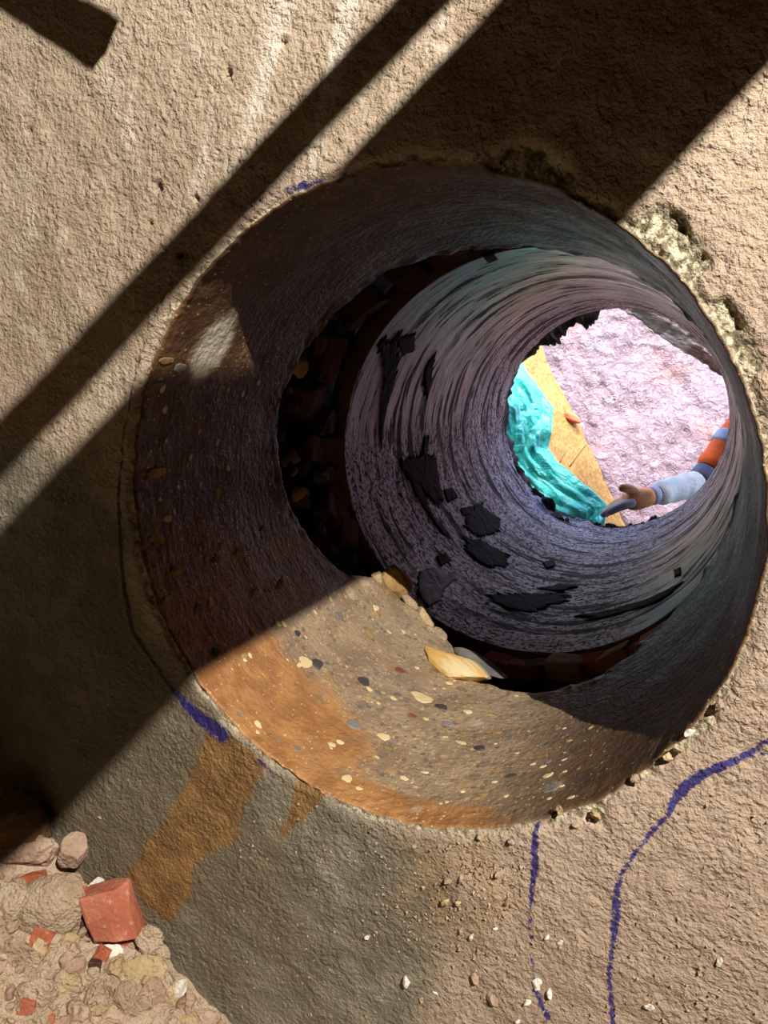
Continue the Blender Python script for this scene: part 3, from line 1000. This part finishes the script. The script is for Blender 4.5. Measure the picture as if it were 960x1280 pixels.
# ------------------------------------------------------------------ outside: the pit
# the ragged soil layer the pipe comes out of
edge_px = [(772, 385), (795, 391), (825, 405), (855, 424), (885, 443), (910, 460), (930, 480)]
ee = []
for p in edge_px:
    q = at(p[0], p[1], 2.30)
    ee.append((math.atan2(q[2], q[0]), math.hypot(q[0], q[2])))
ee.sort()
n2 = 480
a = np.linspace(-PI, PI, n2, endpoint=False)
rag = 0.372 + 0.02 * fbm(np.c_[np.cos(a) * 7, np.sin(a) * 7, a * 0], 4, 111)
chord = np.interp(a, [e[0] for e in ee], [e[1] for e in ee])
inch = sstep(ee[0][0] - .25, ee[0][0] + .02, a) * sstep(ee[-1][0] + .12, ee[-1][0] - .02, a)
tooth = np.exp(-((np.degrees(a) - 127) / 9) ** 2) * .055 + np.exp(-((np.degrees(a) - 148) / 8) ** 2) * .06
rag = rag - tooth * (1 + .4 * fbm(np.c_[np.cos(a) * 40, np.sin(a) * 40, a * 0], 3, 112))
rag2 = (rag * (1 - inch) + (chord + 0.006 * fbm(np.c_[np.cos(a) * 30, np.sin(a) * 30, a * 0], 3, 113)) * inch)
V = []
prof = [(0.55, 1.86, 0), (0.43, 1.868, 0), (0.40, 1.90, .0), (0.02, 1.92, 1), (0.0, 1.945, 1), (0.0, 1.99, 1), (0.03, 2.03, 1), (0.3, 2.06, 1), (3.5, 2.06, 1)]
for (dr_, y_, rel) in prof:
    if rel:
        hol = inch * (0.13 if y_ < 1.93 else 0.05 if y_ < 1.95 else 0.03 if y_ < 2.0 else 0)
        r_ = rag2 + dr_ + hol
        r_ = r_ + (0.012 * fbm(np.c_[np.cos(a) * 16, np.sin(a) * 16, a * 0 + y_ * 20], 3, 115) if dr_ < .1 else 0)
        yy = y_ + inch * (0.0 if y_ < 1.95 else .10 if y_ < 2.0 else .27 if dr_ < .1 else .04) + a * 0
    else:
        r_ = dr_ + a * 0
        yy = y_ + a * 0
    zz = np.sin(a) * r_
    V.append(np.c_[np.cos(a) * r_, yy, np.clip(zz, -1.0, .55)])
outer = mesh_np('wall_outer', np.concatenate(V), grid_faces(len(prof), n2, True, True), M['soil_dark'])  # dark soil colour stands in for shade in the hollow
tag(outer, 'ragged broken soil edge round the far end of the pipe, coloured dark as shade', kind='structure')


def bank_mat():
    m = Mat('wet_pink_clay', 0.3, 0.6)
    n1 = m.noise(5, 4, v=m.map((1, 1, 1)))
    n2_ = m.noise(26, 5, 0.6, dist=1.2)
    c = m.mix(m.step(n1, 0.35, 0.65), srgb(86, 64, 69), srgb(99, 78, 85))
    c = m.mix(m.step(n2_, 0.5, 0.7), c, srgb(124, 105, 113))
    c = m.mix(m.step(m.noise(3.2, 3), 0.56, 0.72, 0, .6), c, srgb(122, 80, 72))
    m.color(c)
    m.rough(m.step(n2_, .3, .7, .42, .22))
    m.bump(n2_, 0.03, 0.8)
    m.bump(m.noise(70, 4, 0.6, dist=0.8), 0.008, 0.7)
    return m.m


nx, nz = 260, 200
xs, zs = np.linspace(-2.2, 2.2, nx), np.linspace(-0.95, 0.85, nz)
XX, ZZ = np.meshgrid(xs, zs)
XX, ZZ = XX.ravel(), ZZ.ravel()
Pb = np.c_[XX, XX * 0, ZZ]
dg = XX * 0.75 + ZZ          # bedding runs down to the right
YB = 3.25 + (ZZ + .95) * .36 + 0.06 * fbm(Pb * 2.2, 3, 121) + 0.035 * (1 - np.abs(fbm(np.c_[dg * 7, XX * 2.2, ZZ * 0], 4, 122))) + 0.028 * np.abs(fbm(Pb * 9, 4, 123)) + .012 * np.abs(fbm(Pb * 22, 3, 124))
wall_back = mesh_np('wall_back', np.c_[XX, YB, ZZ], grid_faces(nz, nx, False, False), bank_mat())
tag(wall_back, 'glistening pinkish crumpled earth bank across the pit outside', kind='structure')
# pit ground
o = mesh_np('ground', [(-2.2, 1.9, -.95), (2.2, 1.9, -.95), (2.2, 3.6, -.95), (-2.2, 3.6, -.95)], [(0, 1, 2, 3)], M['soil_grey'])
tag(o, 'bare soil floor of the pit outside', kind='structure')

# sand heap
nx, ny = 200, 110
xs, ys = np.linspace(-1.3, .62, nx), np.linspace(2.25, 3.2, ny)
XX, YY = np.meshgrid(xs, ys)
XX, YY = XX.ravel(), YY.ravel()
YS = 2.82
qa, qb = at(690, 462, YS), at(765, 620, YS)
crest = np.minimum(qa[2] + (qb[2] - qa[2]) / (qb[0] - qa[0]) * (XX - qa[0]), .40) + 0.012 * fbm(np.c_[XX * 12, XX * 0, XX * 0], 3, 131)
Ps = np.c_[XX, YY, XX * 0]
ZZ = crest - .75 * np.clip(YS - YY, 0, 9) - 1.6 * np.clip(YY - YS, 0, 9) + 0.016 * fbm(Ps * 14, 4, 132) + 0.006 * fbm(Ps * np.array([50, 50, 1]), 3, 133)
ZZ = np.maximum(ZZ, -1.0)
sm = Mat('yellow_sand', 0.95, 0.2)
ns = sm.noise(60, 5, .65)
sm.color(sm.mix(sm.step(ns, .35, .65), srgb(144, 104, 54), srgb(168, 130, 80)))
sm.bump(ns, .01, .8)
heap2 = mesh_np('sand_heap', np.c_[XX, YY, ZZ], grid_faces(ny, nx), sm.m)
tag(heap2, 'steep heap of yellow sandy soil behind the teal tarpaulin', 'heap')
# grey fibrous soil ledge that slumps across the outlet at the upper right
low = [(740, 372), (765, 382), (790, 395), (815, 412), (840, 430), (865, 445), (890, 462), (910, 475), (935, 492), (970, 520)]
n1_, n2_ = 90, 30
lo_ = np.array([at(p[0], p[1], 2.52) for p in low])
tv = np.linspace(0, len(low) - 1, n1_)
lo_ = np.c_[[np.interp(tv, np.arange(len(low)), lo_[:, k]) for k in range(3)]].T
lo_[:, 2] += .010 * fbm(np.c_[lo_[:, 0] * 40, lo_[:, 2] * 40, lo_[:, 0] * 0], 3, 151)
V = []
for i in range(n2_):
    t = i / (n2_ - 1)
    row = lo_ + np.array([.10, 0, .17]) * t
    row[:, 1] += -.10 * math.sin(t * PI * .55) + .02 * fbm(np.c_[tv * .9, tv * 0 + t * 9, tv * 0], 4, 152) + .012 * fbm(np.c_[tv * .8, tv * 0 + t * 30, tv * 0], 2, 153)
    V.append(row)
for t in np.linspace(0, 1, 8):
    row = V[n2_ - 1] * (1 - t) + lo_ * t
    row[:, 1] += .03 + .14 * math.sin(t * PI)
    V.append(row)
V.append(lo_.copy())
fm = Mat('fibrous_soil', .95, .2)
fn = fm.noise(1.0, 5, .6, v=fm.map((26, 40, 90)))
fm.color(fm.mix(fm.step(fn, .35, .65), srgb(138, 120, 114), srgb(196, 178, 170)))
fm.bump(fn, .012, .9)
ledge = mesh_np('soil_ledge', np.concatenate(V), grid_faces(len(V), n1_), fm.m)
tag(ledge, 'ragged grey fibrous soil ledge across the upper right of the outlet', 'soil ledge')
# orange lump on its edge
p = at(714, 522, 2.80)
o = put('clay_lump', rock_mesh('clay_lump', M['brick'], 505, (.05, .03, .02), 3, 5, .15), (p[0] + .0, p[1] - .02, p[2] + .005), (0, .2, 0))
tag(o, 'small orange clay lump sticking out of the yellow sand edge', 'clay lump')


def stick(name, a_, b_, r_, mat):
    a_, b_ = Vector(a_), Vector(b_)
    d = (b_ - a_)
    bm = bmesh.new()
    bmesh.ops.create_cone(bm, segments=7, radius1=r_, radius2=r_ * .6, depth=d.length, cap_ends=True)
    bmesh.ops.subdivide_edges(bm, edges=[e for e in bm.edges if abs(e.verts[0].co.z - e.verts[1].co.z) > 1e-3], cuts=4)
    for v in bm.verts:
        v.co.x += .12 * r_ * 8 * math.sin((v.co.z / d.length + .5) * 3.1)
    o = obj(name, bm, mat, None, True)
    o.location = (a_ + b_) / 2
    o.rotation_euler = d.to_track_quat('Z', 'Y').to_euler()
    return o


wood = plain('dry_twig', srgb(150, 120, 92), .8, .3, 120, .001)
tag(stick('twig', at(712, 584, 2.46), at(737, 551, 2.5), .0032, wood), 'longer thin twig sticking up from the yellow sand', 'twig')
tag(stick('twig', at(700, 578, 2.46), at(711, 561, 2.5), .0032, wood), 'shorter bent twig beside the tarpaulin edge', 'twig')

# teal tarpaulin
def tarp_mat():
    m = Mat('teal_tarp', 0.28, 0.6)
    n = m.noise(9, 4)
    wv = m.noise(1.0, 2, v=m.map((260, 260, 40)))
    m.color(m.mix(m.step(n, .35, .65), srgb(4, 146, 142), srgb(52, 184, 178)))
    m.bump(m.noise(22, 5, .6, dist=1.0), .03, .6)
    m.bump(wv, .002, .4)
    m.b.inputs['Sheen Weight'].default_value = .2
    return m.m


right = [(640, 440, 2.620), (662, 472, 2.570), (676, 488, 2.520), (690, 512, 2.490), (687, 540, 2.440), (684, 562, 2.430), (700, 582, 2.400), (722, 600, 2.370), (745, 618, 2.350), (756, 630, 2.330), (752, 655, 2.320), (745, 690, 2.320)]
left = [(560, 400, 2.350), (575, 440, 2.340), (590, 480, 2.340), (600, 520, 2.330), (602, 550, 2.330), (608, 580, 2.325), (618, 610, 2.325), (632, 635, 2.320), (650, 655, 2.320), (668, 672, 2.320), (676, 690, 2.320), (680, 715, 2.320)]
nu, nv = 90, 120
Rr = np.array([at(*p) for p in right])
Ll = np.array([at(*p) for p in left])
tv = np.linspace(0, len(right) - 1, nv)
Ri = np.c_[[np.interp(tv, np.arange(len(right)), Rr[:, k]) for k in range(3)]].T
Li = np.c_[[np.interp(tv, np.arange(len(left)), Ll[:, k]) for k in range(3)]].T
V = []
for i in range(nu):
    u = i / (nu - 1)
    base = Li * (1 - u) + Ri * u
    v_ = np.linspace(0, 1, nv)
    f1 = np.abs(fbm(np.c_[(v_ * 7 + u * 2.6), v_ * 0 + u * 1.1, v_ * 0], 2, 141))
    f2 = np.abs(fbm(np.c_[(v_ * 4 - u * 5), v_ * 0 + u * 3, v_ * 0 + 4], 3, 142))
    off = (0.10 * f1 + 0.035 * f2 + .02 * fbm(np.c_[v_ * 14, v_ * 0 + u * 9, v_ * 0], 3, 143)) * (math.sin(PI * (u * .8 + .1)) ** .5)
    bul = 0.03 * math.sin(PI * u)
    base = base + np.array([.25, -.62, .45]) * (off + bul)[:, None]
    base[:, 1] = np.maximum(base[:, 1], 2.2)
    V.append(base)
tarp = mesh_np('tarpaulin', np.concatenate(V), grid_faces(nu, nv), tarp_mat())
so = tarp.modifiers.new('thick', 'SOLIDIFY')
so.thickness = .003
so.offset = 0
tag(tarp, 'creased shiny teal plastic tarpaulin at the left of the pipe outlet', 'tarpaulin')

# soil clods on the pipe lip
M['lip_soil'] = rock_mat('lip_soil', srgb(74, 62, 64), srgb(100, 86, 88), srgb(60, 50, 52), 40, .9, .006)
clod = [rock_mesh('soil_clod', M['lip_soil'], 520 + i, (1.3, 1, .6), 3, 8, .5) for i in range(3)]
n = 0
ORD = 'first second third fourth fifth sixth seventh eighth ninth tenth eleventh twelfth thirteenth fourteenth fifteenth'.split()
for px, py, s in ((648, 582, 10), (660, 602, 9), (671, 620, 11), (684, 634, 12), (696, 646, 12), (708, 652, 9), (721, 650, 12), (737, 654, 10), (753, 648, 9), (766, 656, 7), (777, 640, 12),
                  (792, 648, 8), (810, 640, 6), (823, 630, 8), (842, 622, 5)):
    q = cyl(px, py, .352)
    y_ = min(q[1], 1.86)
    t_ = math.atan2(q[2], q[0])
    r_ = .355
    s *= random.uniform(.6, 1.3)
    o = put('soil_clod', clod[n % 3], (math.cos(t_) * r_, y_, math.sin(t_) * r_), (random.uniform(0, 6), random.uniform(0, 6), random.uniform(0, 6)), s * .0021)
    tag(o, 'dark soil clod on the far pipe lip, %s from the left' % ORD[n], 'soil clod', 'soil clods on the pipe lip')
    n += 1

# ------------------------------------------------------------------ person outside, reaching in
def skin(name, verts, edges, radii, mat, parent=None, root=0, sub=2):
    me = bpy.data.meshes.new(name)
    me.from_pydata([tuple(v) for v in verts], edges, [])
    o = link(bpy.data.objects.new(name, me), parent)
    o.modifiers.new('skin', 'SKIN')
    for k, r_ in enumerate(radii):
        sv = me.skin_vertices[0].data[k]
        sv.radius = (r_, r_) if not hasattr(r_, '__len__') else r_
        sv.use_root = (k == root)
    o.modifiers['skin'].use_smooth_shade = True
    s = o.modifiers.new('sub', 'SUBSURF')
    s.levels = s.render_levels = sub
    me.materials.append(mat)
    return o


def chain(name, pts, mat, parent=None, sub=2):
    return skin(name, [p[:3] for p in pts], [(k, k + 1) for k in range(len(pts) - 1)], [p[3] for p in pts], mat, parent, 0, sub)


cloth_dark = plain('dark_trousers', srgb(60, 66, 84), .9, .2, 60, .003)
cloth_blue = plain('grey_blue_shirt', srgb(112, 118, 146), .9, .2, 60, .004)
cloth_white = plain('pale_sleeve', srgb(222, 222, 226), .9, .2, 40, .008, .8)
orange = plain('hi_vis_orange', srgb(255, 104, 36), .75, .3, 50, .004, .85)
silver = plain('reflective_band', srgb(160, 160, 196), .45, .6, 90, .001)
glove_tan = plain('tan_leather_glove', srgb(226, 150, 100), .85, .3, 70, .004, .75)
glove_grey = plain('grey_glove_palm', srgb(196, 188, 188), .85, .3, 60, .003, .75)
skinm = plain('skin', srgb(146, 98, 72), .6, .4, 60, .001)
hair = plain('black_hair', srgb(24, 20, 18), .6, .4, 200, .002)

WR = np.array(at(812, 620, 1.99))
EL = np.array(at(872, 604, 2.17))
SH = np.array(at(940, 520, 2.36))
pelvis = Vector((.86, 2.40, -.42))
chest = Vector((.62, 2.50, .02))
neck = Vector((.60, 2.48, .20))
bv = [pelvis, (.76, 2.43, -.25), chest, (.60, 2.49, .13), neck, (.57, 2.45, .29), (.55, 2.43, .37), (.55, 2.43, .45),
      tuple(SH + np.array([.03, .02, .0])), tuple(SH), tuple(EL), tuple(WR * .6 + EL * .4), tuple(WR),
      (.76, 2.66, .08), (.82, 2.72, -.02), (.72, 2.68, -.25), (.58, 2.58, -.42), (.52, 2.54, -.48),
      (.80, 2.32, -.47), (.55, 2.22, -.60), (.62, 2.22, -.88), (.92, 2.24, -.90), (.82, 2.30, -.92),
      (.90, 2.50, -.48), (.66, 2.62, -.60), (.72, 2.62, -.88), (1.02, 2.60, -.90)]
be = [(0, 1), (1, 2), (2, 3), (3, 4), (4, 5), (5, 6), (6, 7), (3, 8), (8, 9), (9, 10), (10, 11), (11, 12), (3, 13), (13, 14), (14, 15), (15, 16), (16, 17),
      (0, 18), (18, 19), (19, 20), (20, 21), (0, 23), (23, 24), (24, 25), (25, 26)]
keep = [k for k in range(len(bv)) if k != 22]
remap = {k: i for i, k in enumerate(keep)}
rad_ = [.15, .145, .15, .10, .055, .075, .095, .06, .06, .055, .042, .038, .028, .07, .055, .042, .03, .028, .085, .07, .05, .035, 0, .085, .07, .05, .035]
person = skin('person', [bv[k] for k in keep], [(remap[x], remap[y]) for x, y in be], [rad_[k] for k in keep], cloth_dark, None, 0, 2)
tag(person, 'person kneeling outside in orange hi-vis sleeve, reaching a tan glove to the pipe', 'person')
# head over the neck, with hair
me = rock_mesh('head', skinm, 601, (.078, .098, .115), 3, 0, .03, True)
hd = put('head', me, (.55, 2.42, .38), (0, 0, .5), 1.0, person)
hr = put('hair', rock_mesh('hair', hair, 602, (.084, .102, .09), 3, 0, .06, True), (.565, 2.435, .425), (0, 0, .5), 1.0, person)


def lerp(a_, b_, t):
    return tuple(np.array(a_) * (1 - t) + np.array(b_) * t)


def between(name, A_, B_, t0, t1, r0, r1, mat, wr=0.0, n=7):
    pts = []
    for k in range(n):
        t = t0 + (t1 - t0) * k / (n - 1)
        r_ = r0 + (r1 - r0) * k / (n - 1) + wr * (1 if k % 2 else -1)
        pts.append(lerp(A_, B_, t) + (r_,))
    return chain(name, pts, mat, person)


between('sleeve', WR, EL, .12, 1.02, .044, .052, cloth_white, .004, 8)
between('cuff', WR, EL, -.02, .14, .036, .038, silver, .001, 4)
between('shirt_sleeve', EL, SH, .02, .2, .047, .05, cloth_blue, .003, 4)
between('vest_sleeve', EL, SH, .16, 1.05, .054, .068, orange, .003, 9)
between('reflective_band', EL, SH, .46, .68, .067, .069, silver, .0, 4)
chain('vest', [(.82, 2.41, -.34, .17), (.76, 2.43, -.25, .165), (.68, 2.47, -.1, .17), (.62, 2.50, .02, .172), (.60, 2.49, .12, .12)], orange, person)
# gloved hand: palm, four fingers and a thumb closing on the pipe lip
K0 = np.array(at(778, 626, 1.92))
fw = (np.array(at(738, 640, 1.875)) - WR)
fw /= np.linalg.norm(fw)
upv = np.array([.15, .35, .92])
sd = np.cross(fw, upv)
sd /= np.linalg.norm(sd)
upv = np.cross(sd, fw)
glove = chain('glove', [tuple(WR + fw * -.02) + (.036,), tuple(WR + fw * .025) + ((.044, .036),), tuple(WR + fw * .06) + ((.052, .034),), tuple(WR + fw * .095) + ((.050, .028),)], glove_tan, person)
root = WR + fw * .08
for k, (off, ln, drop, mt) in enumerate(((-.036, .105, .0, glove_grey), (-.012, .115, .006, glove_grey), (.013, .105, .012, glove_tan), (.036, .085, .018, glove_tan))):
    p0 = root + sd * off - fw * .01
    p1 = p0 + fw * ln * .42 - upv * (.0 + drop * .2) + sd * off * .1
    p2 = p1 + fw * ln * .33 - upv * (.004 + drop * .5)
    p3 = p2 + fw * ln * .25 - upv * (.008 + drop * .7)
    fo = chain('finger', [tuple(p0) + (.0165,), tuple(p1) + (.0158,), tuple(p2) + (.0145,), tuple(p3) + (.0115,)], mt, glove)
p0 = WR + fw * .045 + upv * .018
p1 = p0 + fw * .03 + upv * .028 - sd * .012
p2 = p1 + fw * .034 + upv * .012 - sd * .006
chain('thumb', [tuple(p0) + (.020,), tuple(p1) + (.0175,), tuple(p2) + (.0135,)], glove_tan, glove)

# ------------------------------------------------------------------ rubble heap at the wall foot
def heap_z(x, y):
    x, y = np.asarray(x, float), np.asarray(y, float)
    P_ = np.c_[x.ravel(), y.ravel(), x.ravel() * 0]
    base = -.655 - .27 * (x.ravel() + .40) - .30 * np.clip(-.40 - x.ravel(), 0, 9) * 0 + .33 * y.ravel()
    z = base + .028 * fbm(P_ * 9, 3, 201) + .014 * np.abs(fbm(P_ * 26, 3, 202)) + .008 * fbm(P_ * 70, 3, 203)
    return z.reshape(x.shape)


nx, ny = 420, 250
xs = np.concatenate([np.linspace(-1.29, -.72, 60)[:-1], np.linspace(-.72, .12, 300), np.linspace(.12, .9, 62)[1:]])
nx = len(xs)
ys = np.concatenate([np.linspace(-.75, .006, ny)])
XX, YY = np.meshgrid(xs, ys)
ZZ = heap_z(XX, YY)
hm = rock_mat('rubble_earth', srgb(178, 152, 128), srgb(200, 176, 152), srgb(216, 200, 180), 70, .95, .008)
heap = mesh_np('rubble_heap', np.c_[XX.ravel(), YY.ravel(), ZZ.ravel()], grid_faces(ny, nx), hm)
tag(heap, 'crumbly tan heap of demolition rubble at the foot of the wall', 'rubble', kind='stuff')


def hit_heap(px, py):
    d = ray(px, py)
    t = np.linspace(.5, 2.0, 1500)
    P_ = CAM + d * t[:, None]
    below = P_[:, 2] < heap_z(P_[:, 0], P_[:, 1])
    k = int(np.argmax(below)) if below.any() else 0
    if not below.any() or P_[k, 1] > 0:
        return at(px, py, -.005)
    return P_[k]


def place_chunk(px, py, w, h, mat, seed, label, name='rubble_chunk', cat='rubble chunk', kind='rock', tilt=0.0, sub=4, depth=.6, cuts=7, rough=.16, lift=0.0, fwd=0.0):
    """chunk of w x h photo pixels resting where its photo position meets the heap"""
    q = hit_heap(px, py)
    dist = float((q - CAM) @ FW)
    s = dist / 960 * .5
    dims = (w * s, h * s, min(w, h) * s * depth * 1.0)
    me = rock_mesh(name, mat, seed, dims, sub, cuts, rough) if kind == 'rock' else brick_mesh(name, mat, seed, dims, .10)
    c = q + FW * (-(dims[2] * .35 + lift)) + np.array([0, fwd, 0])
    c[1] = min(c[1], -dims[2] * .8)
    o = put(name, me, c, (0, 0, 0))
    x_ = Vector(RT * math.cos(tilt) + DN * math.sin(tilt))
    o.rotation_euler = frame_rot(-FW, x_)
    tag(o, label, cat)
    return o


place_chunk(30, 1022, 84, 100, M['stone_dim'], 701, 'large shadowed brown boulder at the left edge, topmost on the heap', 'boulder', 'boulder', tilt=.2, depth=.8, lift=.02)
place_chunk(34, 1062, 92, 54, M['mortar_red'], 702, 'grey mortar slab with a red patch under the shadowed boulder', tilt=-.35, depth=.8)
place_chunk(98, 1060, 42, 50, M['mortar_red'], 703, 'upright reddish tan stone leaning against the wall', 'stone', 'stone', tilt=.3, depth=.8, cuts=8, rough=.06)
place_chunk(74, 1120, 100, 78, M['mortar'], 704, 'big rounded grey mortar lump left of the square red brick', 'mortar_lump', 'mortar lump', tilt=-.5, depth=.7, rough=.1, cuts=4, lift=.012)
place_chunk(148, 1131, 58, 66, M['brick_pink'], 705, 'square red brick piece with pale dust on its face', 'brick_piece', 'brick piece', 'brick', tilt=-.28, depth=.6, lift=.012)
place_chunk(158, 1170, 40, 26, M['brick'], 706, 'bright red brick piece wedged under the square brick', 'brick_piece', 'brick piece', 'brick', tilt=-.2)
place_chunk(54, 1172, 26, 30, M['brick'], 707, 'orange brick chip below the rounded grey lump', 'brick_piece', 'brick piece', 'brick', tilt=.4)
place_chunk(104, 1122, 18, 34, M['brick'], 708, 'narrow orange brick sliver between grey lump and square brick', 'brick_piece', 'brick piece', 'brick', tilt=.5)
place_chunk(44, 1102, 30, 24, M['brick'], 709, 'orange brick scrap in the dark crack above the grey lump', 'brick_piece', 'brick piece', 'brick', tilt=-.2)
place_chunk(126, 1196, 18, 26, M['brick'], 710, 'orange brick chip standing on end in the pale dust', 'brick_piece', 'brick piece', 'brick', tilt=.5)
place_chunk(120, 1210, 16, 22, M['brick_dark'], 711, 'brown brick chip touching the orange chip on end', 'brick_piece', 'brick piece', 'brick', tilt=.1)
place_chunk(108, 1162, 14, 30, M['brick_dark'], 712, 'dark red brick sliver left of the pale dust', 'brick_piece', 'brick piece', 'brick', tilt=.1)
place_chunk(120, 1106, 18, 26, M['chalk'], 713, 'white chalky scrap above the square brick', 'chalk_scrap', 'chalk scrap', tilt=.9)
place_chunk(122, 1165, 20, 46, M['chalk'], 714, 'pale lime streak standing left of the square brick', 'chalk_scrap', 'chalk scrap', tilt=.1, rough=.35)
place_chunk(142, 1190, 30, 26, M['chalk'], 715, 'pale pinkish lime crumb under the bright red brick', 'chalk_scrap', 'chalk scrap', tilt=.4, rough=.3)
place_chunk(188, 1172, 38, 36, M['mortar'], 716, 'knobbly tan lump right of the bright red brick', tilt=.3, rough=.3)
place_chunk(202, 1190, 24, 22, M['mortar'], 717, 'small tan lump at the right edge below the mud run', tilt=.3, rough=.25)
place_chunk(176, 1214, 70, 44, M['mortar_yellow'], 718, 'wide yellowish mortar lump in the middle right of the heap', 'mortar_lump', 'mortar lump', tilt=-.2, rough=.2)
place_chunk(226, 1226, 30, 24, M['chalk'], 719, 'white angular chalk piece sticking out at the right edge', 'chalk_scrap', 'chalk scrap', tilt=-.6, cuts=8, lift=.012, rough=.25)
place_chunk(160, 1250, 40, 52, M['mortar'], 720, 'egg shaped grey mortar lump below the yellowish lump', 'mortar_lump', 'mortar lump', tilt=.1, rough=.1)
place_chunk(194, 1245, 34, 50, M['mortar_red'], 721, 'upright reddish lump right of the egg shaped lump', tilt=-.1)
place_chunk(214, 1250, 26, 36, M['mortar_yellow'], 722, 'rusty yellow crumb below the white chalk piece', tilt=.2, rough=.2)
place_chunk(236, 1262, 18, 52, M['mortar_red'], 723, 'tall narrow tan shard standing at the right edge', tilt=.05, rough=.1, cuts=8)
place_chunk(126, 1245, 36, 46, M['mortar'], 724, 'grey lump left of the egg shaped lump', tilt=.2)
place_chunk(262, 1276, 40, 30, M['mortar_red'], 725, 'lowest right tan lump at the bottom of the heap', tilt=.5, rough=.2)
place_chunk(92, 1150, 44, 36, M['mortar'], 726, 'tan lump tucked under the rounded grey lump', tilt=.2, rough=.2)
place_chunk(28, 1190, 60, 44, M['mortar'], 727, 'tan lump at the left edge beside the orange chip', tilt=.3, rough=.18)
place_chunk(46, 1236, 56, 44, M['mortar'], 728, 'tan lump near the lower left corner of the heap', tilt=.1, rough=.2)
place_chunk(36, 1256, 20, 20, M['brick_pink'], 729, 'dusty red brick crumb near the bottom left', 'brick_piece', 'brick piece', 'brick', tilt=.3)
place_chunk(60, 1274, 18, 18, M['brick_pink'], 730, 'dusty red brick crumb at the bottom edge', 'brick_piece', 'brick piece', 'brick', tilt=.1)
place_chunk(14, 1130, 60, 60, M['mortar'], 731, 'broad tan lump at the left edge beside the rounded grey lump', tilt=.1, rough=.15)
sm_me = [rock_mesh('rubble_crumb', M[k], 760 + i, (1, .85, .7), 2, 9, .4) for i, k in enumerate(('mortar', 'mortar', 'mortar_red', 'mortar_yellow', 'mortar'))]
n = 0
while n < 170:
    px, py = random.uniform(-10, 285), random.uniform(1095, 1290)
    if py < 1000 + px * .98:
        continue
    q = hit_heap(px, py)
    if q[1] > -.008:
        continue
    s = random.choice((.005, .006, .008, .010, .014, .02))
    o = put('rubble_crumb', random.choice(sm_me), (q[0], min(q[1], -s), q[2] - s * .1), (random.uniform(0, 6), random.uniform(0, 6), random.uniform(0, 6)), s)
    tone = {'mortar': 'tan', 'red_stained_mortar': 'pinkish brown', 'yellow_mortar': 'yellowish'}[o.data.materials[0].name]
    tag(o, 'small %s crumb of mortar lying loose in the rubble heap' % tone, 'rubble crumb', tone + ' crumbs in the rubble heap')
    n += 1

# ------------------------------------------------------------------ the shaft behind the camera
def slab(name, lo, hi, mat, label):
    bm = box_bm(hi[0] - lo[0], hi[1] - lo[1], hi[2] - lo[2])
    o = obj(name, bm, mat)
    o.location = [(lo[k] + hi[k]) / 2 for k in range(3)]
    tag(o, label, kind='structure')
    return o


slab('wall_left', (WX0 - .1, WY0, WZ0), (WX0, 0.02, WZ1), M['earth'], 'earth side of the shaft on the left')
slab('wall_right', (WX1, WY0, WZ0), (WX1 + .1, 0.02, WZ1), M['earth'], 'earth side of the shaft on the right')
slab('wall_rear', (WX0, WY0 - .1, WZ0), (WX1, WY0, WZ1), M['earth'], 'earth side of the shaft behind')
slab('floor', (WX0 - .1, WY0 - .1, WZ0 - .1), (WX1 + .1, .02, WZ0), M['earth'], 'earth floor of the shaft')
slab('ceiling', (WX0 - .1, WY0 - .1, WZ1), (WX1 + .1, .02, WZ1 + .1), M['earth'], 'boarded cover of the shaft')

timber = plain('timber', srgb(120, 92, 62), .8, .3, 40, .002)
steel = plain('painted_steel', srgb(70, 70, 72), .5, .5, 60, .0006, .8, .6)
Lx, Lz = LAMP.x, LAMP.z


def beam_x(x0, x1, z, h, name, mat, label):
    bm = box_bm(x1 - x0, -WY0, h, .001, 1)
    o = obj(name, bm, mat)
    o.location = ((x0 + x1) / 2, WY0 / 2, z)
    tag(o, label, 'beam')
    return o


# overhead members run from the wall back across the shaft; the lamp shines past them
zb = 1.32
beam_x(.4755, .5765, zb, .004, 'scaffold_board', timber, 'broad overhead board spanning the shaft above the hole')
beam_x(.4385, .459, zb, .004, 'scaffold_rail', steel, 'narrow overhead rail beside the broad overhead board')
bm = box_bm(1.38, .012, .025, .001, 1)  # unseen bar, added only for the bar-shaped shadow at upper left
o = obj('shadow_bar', bm, steel)
o.location = (.042 - .69 * math.cos(.26), -.58, .982 + .69 * math.sin(.26))
o.rotation_euler = (0, .26, 0)
tag(o, 'unseen bar added to cast a shadow on the upper left of the wall', 'bar')

wl = empty('work_lamp', LAMP)
tag(wl, 'small work lamp hung from the shaft cover by a cord', 'lamp')
ldir = (Vector((-.1, 0, -.1)) - LAMP).normalized()
bm = bmesh.new()
bmesh.ops.create_cone(bm, segments=28, radius1=.06, radius2=.025, depth=.09, cap_ends=False)
h = obj('lamp_housing', bm, steel, wl, True)
h.location = -ldir * .02
h.rotation_euler = ldir.to_track_quat('-Z', 'Y').to_euler()
sd_ = h.modifiers.new('thick', 'SOLIDIFY')
sd_.thickness = .003
bm = bmesh.new()
bmesh.ops.create_cone(bm, segments=10, radius1=.004, radius2=.004, depth=WZ1 - LAMP.z - .05, cap_ends=True)
h = obj('cord', bm, steel, wl, True)
h.location = (0, 0, .05 + (WZ1 - LAMP.z - .05) / 2)
